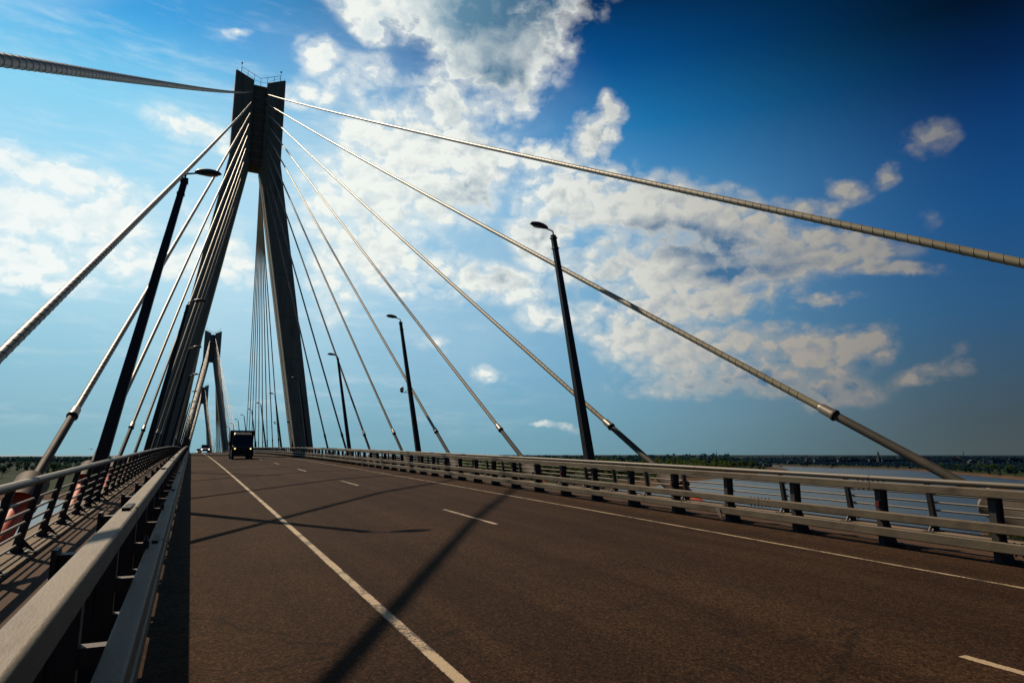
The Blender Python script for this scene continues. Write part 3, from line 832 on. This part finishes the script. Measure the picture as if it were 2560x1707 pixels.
# ------------------------------------------------------------------ trees
def leafmat(name, c0, c1):
    m = bpy.data.materials.new(name); m.use_nodes = True
    T = NT(m.node_tree); b = m.node_tree.nodes['Principled BSDF']
    tc = T.n('ShaderNodeTexCoord').outputs['Object']
    oi = T.n('ShaderNodeObjectInfo').outputs['Random']
    k = T.m('ADD', T.m('MULTIPLY', T.noise(tc, .5, 4, .7), .8), T.m('MULTIPLY', oi, .22))
    T.set(b.inputs['Base Color'], T.ramp(k, [(.35, c0), (.7, c1)]))
    b.inputs['Roughness'].default_value = .9; b.inputs['Specular IOR Level'].default_value = .1
    tr_ = T.n('ShaderNodeBsdfTranslucent'); T.set(tr_.inputs['Color'], b.inputs['Base Color'].links[0].from_socket)
    mx = T.n('ShaderNodeMixShader', i_0=.5); T.nt.links.new(b.outputs[0], mx.inputs[1]); T.nt.links.new(tr_.outputs[0], mx.inputs[2])
    T.nt.links.new(mx.outputs[0], T.nt.nodes['Material Output'].inputs['Surface'])
    return m
leafG = leafmat('leaves green', (.024,.045,.012), (.075,.110,.026))
leafD = leafmat('leaves dark', (.018,.046,.034), (.040,.080,.050))
leafF = leafmat('far leaves in haze', (.014,.042,.052), (.022,.060,.066))  # far, shore and hillside leaf colours carry painted distance haze
leafM = leafmat('shore leaves in haze', (.010,.034,.044), (.020,.052,.050))
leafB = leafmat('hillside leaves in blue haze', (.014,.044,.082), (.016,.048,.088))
bark = mat('bark', (.03,.024,.018), .9, 0, .3, 2)
def crown_faces(mb, c, R, H, n, leaf, rnd, lobes=9):
    L = []
    for i in range(lobes):
        a = rnd.uniform(0, 2*pi); rr = R*rnd.uniform(.15,.72); z = rnd.uniform(-.42,.42)*H
        L.append((Vector((c[0]+cos(a)*rr*(1-abs(z)/H*.9), c[1]+sin(a)*rr*(1-abs(z)/H*.9), c[2]+z)), R*rnd.uniform(.28,.5)))
    for i in range(n):
        p, r = rnd.choice(L)
        d = Vector((rnd.gauss(0,1), rnd.gauss(0,1), rnd.gauss(0,1)*.8+.15)).normalized()
        q = p + d*r*rnd.uniform(.6,1.08)
        t = Vector((rnd.gauss(0,1), rnd.gauss(0,1), rnd.gauss(0,1)))
        nrm = (d*1.3+t.normalized()*.9).normalized()
        a = nrm.orthogonal().normalized(); a.rotate(Matrix.Rotation(rnd.uniform(0,6.28),3,nrm)); b_ = nrm.cross(a)
        s = leaf*rnd.uniform(.6,1.3); k = len(mb.v)
        mb.v += [tuple(q-a*s*.5), tuple(q+b_*s*.42-a*s*.05), tuple(q+a*s*.55), tuple(q-b_*s*.4+a*s*.1)]
        mb.f.append((k,k+1,k+2,k+3))
def make_tree(h, r, m, rnd, leaf=1.0, n=520, low=False):
    root = empty('tree')
    mb = MB(); th = h*(.35 if not low else .12)
    mb.tube([(0,0,-1),(.1,0,th),(.0,.1,h*.75)], [.035*h*.6,.022*h*.6,.05], 7)
    for k in range(5):
        a = k*1.3; z0 = h*(.3+.08*k); mb.tube([(.05,0,z0),(cos(a)*r*.6,sin(a)*r*.6,z0+h*.2)], [.012*h,.03], 5)
    mb.build('trunk', bark, root)
    mb = MB(); ch = h*(.40 if not low else .46)
    crown_faces(mb, (0,0,h-ch), r, ch*1.15, n, leaf, rnd, 13)
    mb.build('crown', m, root)
    return root
rnd = random.Random(3)
PROTO = {'bank': [make_tree(15, 5.2, leafG, rnd), make_tree(13, 6.2, leafG, rnd, low=True), make_tree(17, 5.6, leafG, rnd)],
         'dark': [make_tree(12, 6.0, leafD, rnd, low=True), make_tree(14, 5.4, leafD, rnd)],
         'bush': [make_tree(5.5, 4.2, leafG, rnd, .8, 380, low=True), make_tree(7, 5, leafG, rnd, .8, 380, low=True)]}
used = set()
def put(kind, x, y, s, lab, grp):
    P = rnd.choice(PROTO[kind])
    if P.name in used: o = copy_tree(P)
    else: o = P; used.add(P.name)
    o.location = (x, y, float(ground_h([(x,y)])[0])-.2); o.rotation_euler.z = rnd.uniform(0,6.28); o.scale = (s*rnd.uniform(.9,1.1), s*rnd.uniform(.9,1.1), s*rnd.uniform(.85,1.15))
    tag(o, lab, 'tree', grp)
def rowpts(pts, step, depth):
    out = []
    for a, b_ in zip(pts[:-1], pts[1:]):
        a, b_ = Vector(a), Vector(b_); L = (b_-a).length; n_ = Vector((-(b_-a).y, (b_-a).x)).normalized()
        k = 0.
        while k < L:
            d = rnd.uniform(*depth); out.append(a+(b_-a)*(k/L)+n_*d); k += step*rnd.uniform(.6,1.4)
    return out
# wooded spit ahead on the right
spit = A_front[7:]
for dep_, st_ in (((16,26),17), ((30,48),17), ((60,85),22)):
    for p in rowpts(spit, st_, dep_):
        if ground_h([tuple(p)])[0] > 1.6:
            edge = dep_[0] < 20
            put('bush' if edge and rnd.random() < .6 else 'bank', p.x, p.y, rnd.uniform(.75,1.1), 'green waterside tree on the wooded bank seen through the right-hand railing', 'trees on the wooded bank')
# left meadow
for i, (px, py, s, kd) in enumerate([(-8,1100,1.1,'dark'),(4,1098,.9,'dark'),(72,1106,.62,'dark'),(84,1103,.7,'dark'),(94,1101,.55,'dark'),(120,1093,.95,'dark'),(131,1091,1.0,'dark'),(141,1092,.8,'dark'),(152,1090,.95,'dark'),(163,1092,.8,'dark'),(186,1088,.8,'dark'),(60,1079,.9,'dark'),(40,1080,1.1,'dark'),(22,1083,.9,'dark'),(75,1082,.8,'dark'),(100,1081,.9,'dark'),(205,1100,.7,'dark'),(226,1104,.6,'bush'),(110,1112,.4,'bush'),(178,1110,.45,'bush'),(250,1096,.8,'dark'),(280,1101,.7,'dark')]):
    p = at_z(px, py, 3.2)
    put(kd, p.x, p.y, s, 'dark rounded tree on the meadow beyond the left handrail', 'trees on the left meadow')
# far bank, right
for p in rowpts(B_front[5:8], 26, (25,60))+rowpts(B_front[5:8], 30, (80,140)):
    if ground_h([tuple(p)])[0] > 1.5: put('bush', p.x, p.y, rnd.uniform(1.,1.7), 'low green tree along the far sandy bank at right', 'trees on the far bank')
# bank under the camera side, bottom right
for px, py, s in ((2262,1258,.55),(2285,1262,.7),(2310,1258,.6),(2338,1252,.75),(2275,1275,.6),(2360,1262,.7),(2325,1280,.7)):
    p = at_z(px, py, 2.)
    put('bush', p.x, p.y, s, 'bright green bush on the near bank glimpsed under the right railing', 'bushes on the near bank')
for k_, v_ in PROTO.items():
    for P in v_:
        if P.name not in used:
            for c in list(P.children): bpy.data.objects.remove(c)
            bpy.data.objects.remove(P)
# woods too far off to tell their trees apart
def wood(name, m, cells, leaf, n, hgt, lab):
    mb = MB(); cells = list(cells); hs = ground_h([(c[0], c[1]) for c in cells])
    for (x, y), h0 in zip(cells, hs):
        if h0 < 1.4: continue
        h = hgt*rnd.uniform(.7,1.2)
        crown_faces(mb, (x, y, float(h0)+h*.55), h*.42, h*.8, n, leaf, rnd, 5)
    o = mb.build(name, m); tag(o, lab, 'woodland', kind='stuff'); return o
def pol(az0, az1, d0, d1, n):
    return [(d*sin(a), d*cos(a)) for a, d in ((radians(rnd.uniform(az0,az1)), rnd.uniform(d0,d1)) for _ in range(n))]
wood('woodland', leafG, pol(20,46,560,900,420), 2.4, 60, 14, 'green woodland behind the riverbank trees ahead on the right')
wood('woodland', leafD, pol(-16,6,1000,1200,150)+pol(-16,6,780,800,14), 2.2, 50, 9, 'dark belt of trees across the left meadow')
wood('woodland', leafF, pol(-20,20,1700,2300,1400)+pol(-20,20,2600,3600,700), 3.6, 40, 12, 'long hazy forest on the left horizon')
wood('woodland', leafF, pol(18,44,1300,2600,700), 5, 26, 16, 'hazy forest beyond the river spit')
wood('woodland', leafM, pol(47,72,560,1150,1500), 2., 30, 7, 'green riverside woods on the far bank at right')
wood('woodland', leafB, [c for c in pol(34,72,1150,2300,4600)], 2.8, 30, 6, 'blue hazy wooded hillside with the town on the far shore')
# ------------------------------------------------------------------ town on the far hill
wallm = [mat('town wall pale', (.05,.062,.082), .9, 0, .15, .3), mat('town wall grey', (.030,.042,.062), .9, 0, .15, .3), mat('town wall warm', (.045,.048,.058), .9, 0, .15, .3)]  # town colours blued, haze of the distance painted in
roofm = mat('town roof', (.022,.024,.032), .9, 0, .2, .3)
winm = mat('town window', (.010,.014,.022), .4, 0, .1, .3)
def building(px, dist, w, d, h, style, lab, lift=0.):
    az = YAW + math.atan((px-1176)/F_/1.0*cos(PITCH)); x, y = dist*sin(az), dist*cos(az)
    g0 = float(ground_h([(x,y)])[0]) + lift
    h *= .62; w *= .6; r = empty('building', (x, y, g0), -az+rnd.uniform(-.3,.3)); tag(r, lab, 'building', 'town buildings on the far hill')
    m = wallm[style % 3]
    wl = MB().box(-w/2,w/2,-d/2,d/2,-6,h).build('wall', m, r)
    if style < 2: MB().box(-w/2-.4,w/2+.4,-d/2-.4,d/2+.4,h,h+.8).build('roof', roofm, r)
    else:
        mb = MB(); mb.prism([(-w/2-.5,h),(w/2+.5,h),(0,h+w*.3)], -d/2-.5, d/2+.5); mb.build('roof', roofm, r)
    nf = max(1, int(h/3.2)); nw = max(2, int(w/4)); 
    for f in range(nf):
        for k in range(nw):
            xx = -w/2 + (k+.5)*w/nw; MB().box(xx-.6, xx+.6, -d/2-.06, -d/2+.02, f*3.2+1.0, f*3.2+2.5).build('window', winm, r)
    return r
specs = []
names = ['pale slab block','grey flat-roofed block','small gabled house']
where = ['near the left end of the hill','left of the tall spire','between the mast and the spire','just right of the spire','toward the right end of the hill']
bp_ = [(1560,1500,18,12,9,2),(1602,1560,30,12,9,1),(1668,1500,16,10,7,2),(1712,1550,24,12,12,0),(1728,1600,18,12,10,1),(1764,1500,14,9,7,2),(1812,1560,16,10,6,2),(1850,1450,14,9,7,2),(1884,1600,46,12,12,0),(1912,1620,40,12,13,1),(1938,1600,44,12,12,0),(1962,1640,36,12,13,1),(1985,1600,30,12,12,0),(2003,1580,24,12,14,1),(2036,1600,30,12,13,1),(2058,1620,40,12,12,0),(2080,1600,36,12,12,1),(2046,1420,26,10,6,0),(2118,1620,30,12,11,1),(2170,1600,40,12,9,0),(2196,1640,26,12,11,2),(2230,1500,20,12,9,2),(2292,1560,28,14,12,1),(2330,1560,30,14,13,1),(1790,1400,12,9,6,2),(1905,1330,12,9,6,2)]
for i, (px, dd, w, d, h, stl) in enumerate(bp_):
    wi = 0 if px < 1700 else 1 if px < 2000 else 3 if px < 2150 else 4
    building(px, dd, w, d, h, stl, '%s, number %d from left, %s' % (names[stl], i+1, where[wi]), lift=.8 if dd > 1450 else 0)
# slender bits of the skyline
def tower(px, dist, top, kind, lab):
    az = YAW + math.atan((px-1176)/F_*cos(PITCH)); x, y = dist*sin(az), dist*cos(az); g0 = float(ground_h([(x,y)])[0])
    r = empty('tower' if kind != 'mast' else 'mast', (x,y,g0)); tag(r, lab, 'tower' if kind != 'mast' else 'mast')
    H = top - g0
    if kind == 'mast':
        MB().tube([(0,0,-2),(0,0,H)], [.7,.35], 5).build('lattice', wallm[1], r)
        MB().box(-1.6,1.6,-.5,.5,H*.78,H*.82).build('platform', wallm[1], r)
    else:
        MB().box(-3.5,3.5,-3,3,-3,H*.45).build('base', wallm[1], r)
        MB().box(-1.4,1.4,-1.4,1.4,H*.45,H*.8).build('shaft', wallm[1], r)
        MB().tube([(0,0,H*.8),(0,0,H*.84),(0,0,H)], [1.6,1.1,.12], 8).build('spire', roofm, r)
tower(2017,1560,32,'spire','tallest pointed spire on the town skyline at right')
tower(1852,1580,24.5,'spire','small squat tower on the left half of the hill')
tower(1646,1500,31.5,'mast','thin mast on the left end of the far hill')
tower(1798,1560,26,'mast','slim mast left of the squat tower on the hill')
tower(2213,1600,31.5,'mast','lattice mast near the right end of the town')
tower(1423,900,24,'mast','lone mast above the riverside trees')
# small bird
bd = empty('bird', tuple(ray(208.5,1030.8)*95+Vector((0,0,EYE)))); tag(bd, 'tiny dark bird low in the sky between the cable and the lamp post at left', 'bird')
mb = MB(); mb.tube([(-.16,0,0),(-.1,0,.01),(0,0,.015),(.12,0,.01),(.17,0,.02),(.21,0,.01)], [.01,.035,.055,.035,.03,.008], 8); 
bdy = mb.build('body', polem, bd, smooth=True)
for s in (-1,1):
    mb = MB(); mb.hexa([(-.05,0,.01),(.07,0,.01),(.06,s*.2,.07),(-.04,s*.2,.07),(-.05,0,.02),(.07,0,.02),(.06,s*.2,.08),(-.04,s*.2,.08)])
    mb.hexa([(-.04,s*.2,.07),(.06,s*.2,.07),(.0,s*.42,.02),(-.05,s*.40,.02),(-.04,s*.2,.08),(.06,s*.2,.08),(.0,s*.42,.028),(-.05,s*.40,.028)]); mb.build('wing', polem, bd)


# ------------------------------------------------------------------ light and sky
SUN = Vector((-3.83, 9.39, 9.9)).normalized()
sl = bpy.data.lights.new('sun','SUN'); sl.energy = 5.0; sl.angle = radians(.53); sl.color = (1.,.80,.58)
so = bpy.data.objects.new('sun', sl); COL.objects.link(so); so.rotation_euler = SUN.to_track_quat('Z','Y').to_euler(); so.location = SUN*60
W = bpy.data.worlds.new('World'); S.world = W; W.use_nodes = True
for nd in list(W.node_tree.nodes): W.node_tree.nodes.remove(nd)
T = NT(W.node_tree)
D = T.n('ShaderNodeTexCoord').outputs['Generated']
sep = T.n('ShaderNodeSeparateXYZ', i_Vector=D)
sky = T.n('ShaderNodeTexSky', sky_type='NISHITA', sun_disc=False)
sky.sun_elevation = math.asin(SUN.z); sky.sun_rotation = atan2(SUN.x, SUN.y)
nish = T.n('ShaderNodeVectorMath', operation='SCALE', i_0=sky.outputs[0], i_Scale=.08).outputs[0]
el = T.m('ARCSINE', T.m('MAXIMUM', T.m('MINIMUM', sep.outputs['Z'], 1.), -1.))
eln = T.m('DIVIDE', T.m('MAXIMUM', el, 0.), radians(90))
a0 = radians(-14); hd = (sin(a0), cos(a0))
hl = T.m('SQRT', T.m('MAXIMUM', T.m('SUBTRACT', 1., T.m('MULTIPLY', sep.outputs['Z'], sep.outputs['Z'])), .0001))
ca = T.m('DIVIDE', T.m('ADD', T.m('MULTIPLY', sep.outputs['X'], hd[0]), T.m('MULTIPLY', sep.outputs['Y'], hd[1])), hl)
ang = T.m('DIVIDE', T.m('ARCCOSINE', T.m('MAXIMUM', T.m('MINIMUM', ca, 1.), -1.)), radians(90))
def el_of(px, py):
    return math.asin(ray(px,py).z)/radians(90)
def col_ramp(px, lst):
    st = sorted((max(0.,el_of(px,py)), srgb(*c)) for py, c in lst)
    return T.ramp(eln, st)
Lr = col_ramp(250, [(1040,(134,178,190)),(960,(132,180,197)),(840,(142,194,214)),(640,(170,218,238)),(400,(162,218,244)),(220,(138,210,242)),(90,(92,184,234)),(0,(66,162,224)),(-500,(40,110,175))])
Mr = col_ramp(1230, [(1040,(116,160,176)),(960,(118,168,190)),(860,(112,170,202)),(700,(110,174,214)),(480,(96,172,222)),(300,(34,130,194)),(150,(8,86,152)),(0,(2,48,94)),(-500,(1,22,56))])
Rr = col_ramp(2230, [(1040,(72,82,84)),(960,(66,80,88)),(860,(58,84,104)),(700,(42,86,126)),(480,(24,76,130)),(300,(12,58,112)),(150,(4,36,78)),(0,(0,16,36)),(-500,(0,8,20))])
def az_of(px): return abs(math.degrees(atan2(ray(px,700).x, ray(px,700).y))+14)/90.
f1 = T.sm(ang, az_of(230), az_of(1230)); f2 = T.sm(ang, az_of(1100), az_of(2420))
base = T.mix(f2, T.mix(f1, Lr, Mr), Rr)
rear = T.sm(ang, az_of(2352)+.22, 1.9)
base = T.mix(rear, base, T.ramp(eln, [(0,srgb(60,80,94)),(.2,srgb(30,60,98)),(1,srgb(4,20,46))]))
base = T.mix(.004, base, nish)
# --- clouds: ragged noise gathered into banks at fixed places in the sky
sd = T.n('ShaderNodeMapping', i_Vector=D, i_Scale=(1.,1.,1.35)).outputs[0]
warp = T.n('ShaderNodeTexNoise', i_Vector=sd, i_Scale=5., i_Detail=5., i_Roughness=.6).outputs['Color']
wv = T.n('ShaderNodeVectorMath', operation='SUBTRACT', i_0=warp, i_1=(.5,.5,.5)).outputs[0]
Dw = T.n('ShaderNodeVectorMath', operation='MULTIPLY_ADD', i_0=wv, i_1=(.085,.085,.085), i_2=D).outputs[0]
def blob(cx, cy, rx, ry, rot=0):
    c = ray(cx,cy); k = radians(rot)
    p1 = ray(cx+cos(k)*rx, cy+sin(k)*rx); p2 = ray(cx-sin(k)*ry, cy+cos(k)*ry)
    e1 = (p1-c); la = e1.length; e1.normalize(); e1 = (e1 - c*e1.dot(c)).normalized(); lb = (p2-c).length
    e2 = c.cross(e1)
    u = T.n('ShaderNodeVectorMath', operation='DOT_PRODUCT', i_0=Dw, i_1=tuple(e1/la)).outputs['Value']
    v = T.n('ShaderNodeVectorMath', operation='DOT_PRODUCT', i_0=Dw, i_1=tuple(e2/lb)).outputs['Value']
    ln = T.m('SQRT', T.m('MULTIPLY_ADD', u, u, T.m('MULTIPLY', v, v)))
    return ln
def field(lst, soft=.25):
    acc = None
    for cx, cy, rx, ry, rot, w in lst:
        ln = blob(cx, cy, rx, ry, rot)
        v = T.m('MULTIPLY', T.m('SUBTRACT', 1.25, ln), w)
        acc = v if acc is None else T.m('SMOOTH_MAX', acc, v, soft)
    return T.m('MAXIMUM', acc, 0.)
def pale(cx, cy, rx, ry, rot, w):
    return T.m('MULTIPLY', T.sm(blob(cx, cy, rx, ry, rot), 1.3, .0), w)
banks = [
 (1090,0,290,120,0,1.2), (880,-5,190,80,20,1.), (1140,120,160,150,0,1.25), (1262,90,30,80,-10,.8), (1180,210,60,80,0,.9), (850,70,60,36,35,.8),
 (1030,240,110,80,60,.95), (960,330,190,95,15,1.), (1100,340,120,70,35,.9), (870,430,170,100,0,.85), (1010,440,160,90,0,.8), (760,470,70,90,0,.7),
 (900,600,230,90,18,.75), (1100,650,190,50,12,.7), (760,640,60,110,0,.6),
 (1388,258,36,48,0,1.), (1360,330,60,60,-10,.95), (1290,360,80,40,0,.85), (1225,345,30,30,0,.8), (1310,440,110,90,0,.85),
 (1470,480,210,90,12,1.), (1640,520,210,80,15,1.), (1560,610,300,80,0,1.), (1800,610,240,60,-8,.9), (1930,560,170,34,8,.75), (2040,625,140,20,5,.65), (1540,690,340,50,0,.8), (1240,540,80,90,0,.7), (1880,690,120,12,-4,.65),
 (1860,790,150,60,0,.85), (2000,790,70,45,0,.75), (1740,800,70,60,0,.8), (1560,810,150,80,0,.85), (1430,760,90,80,0,.75), (1700,880,330,50,0,.75), (2120,860,80,26,0,.55), (1270,720,100,40,0,.6), (1130,850,50,24,0,.5), (980,800,50,20,0,.42),
 (120,400,240,50,16,.95), (70,480,200,60,10,.95), (260,500,120,60,20,.85), (60,590,190,60,6,.9), (150,650,180,34,0,.7), (330,600,150,50,0,.6), (520,600,120,60,0,.5), (450,520,90,40,20,.42),
 (732,132,62,44,0,.62), (850,178,95,55,10,.5), (700,207,90,40,0,.45), (445,295,110,42,12,.5), (520,318,70,36,20,.42),
 (2143,320,72,48,5,.66), (1955,428,54,42,0,.62), (2042,402,30,38,0,.6), (1900,467,40,34,0,.55), (1300,140,46,28,-30,.6), (1300,986,42,12,0,.75), (1245,979,30,9,0,.65), (2222,845,46,36,0,.55), (1845,482,70,34,0,.5), (540,78,40,14,0,.38), (2140,500,40,40,0,.28),
]
greys = [(1160,20,270,190,0,.85), (1130,190,130,130,-5,.7), (1580,560,260,60,8,1.), (1690,625,170,30,0,.8), (1400,580,70,50,0,.55), (1720,890,360,34,0,.9), (1130,480,140,90,0,.6), (1080,590,140,60,10,.4), (1290,500,80,50,0,.35), (1500,880,170,40,0,.7), (1620,850,60,40,0,.5), (1960,860,130,30,0,.7)]
Bf = field(banks, .2); Gf = field(greys, .25)
def puff(vec):
    return T.m('MULTIPLY', T.n('ShaderNodeTexVoronoi', feature='F1', i_Vector=vec, i_Scale=38.).outputs['Distance'], -1.)
w2 = T.n('ShaderNodeTexNoise', i_Vector=sd, i_Scale=26., i_Detail=5., i_Roughness=.6).outputs['Color']
w2 = T.n('ShaderNodeVectorMath', operation='SUBTRACT', i_0=w2, i_1=(.5,.5,.5)).outputs[0]
sdw = T.n('ShaderNodeVectorMath', operation='MULTIPLY_ADD', i_0=w2, i_1=(.04,.04,.04), i_2=sd).outputs[0]
low1 = T.m('SUBTRACT', T.noise(sdw, 7.5, 9, .60, .1), .5)
mid1 = T.m('SUBTRACT', T.noise(sdw, 34., 7, .62), .5)
pf = puff(sdw)
sh = T.n('ShaderNodeVectorMath', operation='ADD', i_0=sdw, i_1=tuple(SUN*.012)).outputs[0]
mid2 = T.m('ADD', T.m('MULTIPLY', T.m('SUBTRACT', T.noise(sh, 34., 5, .6), .5), 1.), T.m('MULTIPLY', puff(sh), .6))
N1 = T.m('ADD', T.m('MULTIPLY', low1, 2.7), T.m('ADD', T.m('MULTIPLY', mid1, 1.15), T.m('ADD', T.m('MULTIPLY', pf, .75), .34)))
stv = T.n('ShaderNodeMapping', i_Vector=D, i_Scale=(1.2,1.2,7.)).outputs[0]
streak = T.noise(stv, 3.2, 7, .55, .4)
stv2 = T.n('ShaderNodeMapping', i_Vector=D, i_Scale=(1.,1.,5.), i_Rotation=(0,.12,0)).outputs[0]
fibre = T.noise(stv2, 14., 6, .6, .3)
front = T.n('ShaderNodeVectorMath', operation='DOT_PRODUCT', i_0=D, i_1=tuple(ray(1176,600))).outputs['Value']
fg = T.sm(front, .2, .45)
gate = T.m('MULTIPLY', T.sm(Bf, .02, .30), fg)
dens = T.m('ADD', T.m('MULTIPLY', Bf, 1.35), T.m('MULTIPLY', N1, T.m('SUBTRACT', 1.1, T.m('MULTIPLY', T.sm(Bf, .7, 1.2), .65))))
dens = T.m('ADD', dens, T.m('ADD', T.m('MULTIPLY', T.m('SUBTRACT', streak, .5), .45), T.m('MULTIPLY', T.m('SUBTRACT', fibre, .5), .55)))
# broad thin haze that makes the middle of the sky milky
hz = pale(930,450,500,350,10,.72)
for p_ in ((120,540,330,190,5,.45), (1500,620,480,200,5,.34), (1150,760,650,160,0,.30), (560,620,300,300,0,.42), (700,860,800,150,0,.16), (1700,900,500,110,0,.22)): hz = T.m('ADD', hz, T.m('MULTIPLY', pale(*p_), T.m('SUBTRACT', 1., hz)))
hz = T.m('MULTIPLY', T.m('MULTIPLY', hz, fg), T.m('ADD', .72, T.m('MULTIPLY', low1, 1.3)))
hcol = T.ramp(ang, [(0.,srgb(214,234,242)), (az_of(900),srgb(212,232,238)), (az_of(1500),srgb(150,176,190)), (az_of(2100),srgb(110,122,134))])
base2 = T.mix(hz, base, hcol)
alpha = T.m('MAXIMUM', T.sm(dens, .28, .86), T.m('MULTIPLY', T.sm(dens, -.25, .7), .58))
alpha = T.m('MULTIPLY', alpha, gate)
veil = T.m('MULTIPLY', T.sm(T.m('ADD', T.m('MULTIPLY', T.m('ADD', streak, fibre), .5), T.m('MULTIPLY', Bf, .2)), .48, .76), T.m('MULTIPLY', T.m('SUBTRACT', 1., T.sm(ang, .28, .55)), .38))
alpha = T.m('MAXIMUM', alpha, veil)
alpha = T.m('MULTIPLY', alpha, T.sm(el, .0, .07))
alpha = T.m('MULTIPLY', alpha, T.m('SUBTRACT', 1., T.sm(ang, az_of(2400), az_of(2400)+.12)))
Gs = T.sm(T.m('ADD', Gf, T.m('MULTIPLY', low1, .5)), -.1, 1.12)
inner = T.sm(dens, .4, 1.3)
lit = T.m('SUBTRACT', T.m('ADD', T.m('MULTIPLY', mid1, 1.), T.m('MULTIPLY', pf, .6)), mid2)
grey = T.m('ADD', T.m('MULTIPLY', T.m('MULTIPLY', Gs, inner), 1.0), T.m('ADD', T.m('MULTIPLY', T.m('MULTIPLY', lit, T.m('SUBTRACT', 1., T.m('MULTIPLY', Gs, .8))), -.95), T.m('MULTIPLY', T.m('MULTIPLY', low1, inner), .9)))
grey = T.m('ADD', grey, T.m('MULTIPLY', inner, .06))
grey = T.m('MAXIMUM', T.m('MINIMUM', grey, 1.), 0.)
brt = T.ramp(ang, [(0.,srgb(244,250,248)), (az_of(700),srgb(246,249,242)), (az_of(1230),srgb(238,241,234)), (az_of(1800),srgb(178,174,164)), (az_of(2230),srgb(126,128,130))])
low = T.m('SUBTRACT', 1., T.sm(el, .05, .30))
brt = T.mix(T.m('MULTIPLY', low, T.m('MULTIPLY', f2, .75)), brt, srgb(140,132,126))
dk = T.ramp(ang, [(0.,srgb(180,216,232)), (az_of(700),srgb(166,208,228)), (az_of(1050),srgb(96,138,164)), (az_of(1260),srgb(62,104,136)), (az_of(1700),srgb(66,108,146)), (az_of(2230),srgb(54,82,112))])
dk = T.mix(T.m('MULTIPLY', low, .6), dk, base)
cc = T.mix(grey, brt, dk)
final = T.mix(T.m('MULTIPLY', alpha, .96), base2, cc)
# glow around the (unseen) sun
sd_ = T.n('ShaderNodeVectorMath', operation='DOT_PRODUCT', i_0=D, i_1=tuple(SUN)).outputs['Value']
final = T.mix(T.m('MULTIPLY', T.sm(sd_, .955, 1.), .8), final, (1.5,1.45,1.3))
# ground side of the dome
final = T.mix(T.sm(sep.outputs['Z'], -.002, -.03), final, srgb(60,64,62))
bg = T.n('ShaderNodeBackground', i_Color=final, i_Strength=1.0)
out = T.n('ShaderNodeOutputWorld'); W.node_tree.links.new(bg.outputs[0], out.inputs['Surface'])
W.cycles.sampling_method = 'MANUAL'; W.cycles.sample_map_resolution = 512

S.view_settings.view_transform = 'Standard'; S.view_settings.look = 'None'; S.view_settings.exposure = 0; S.view_settings.gamma = 1
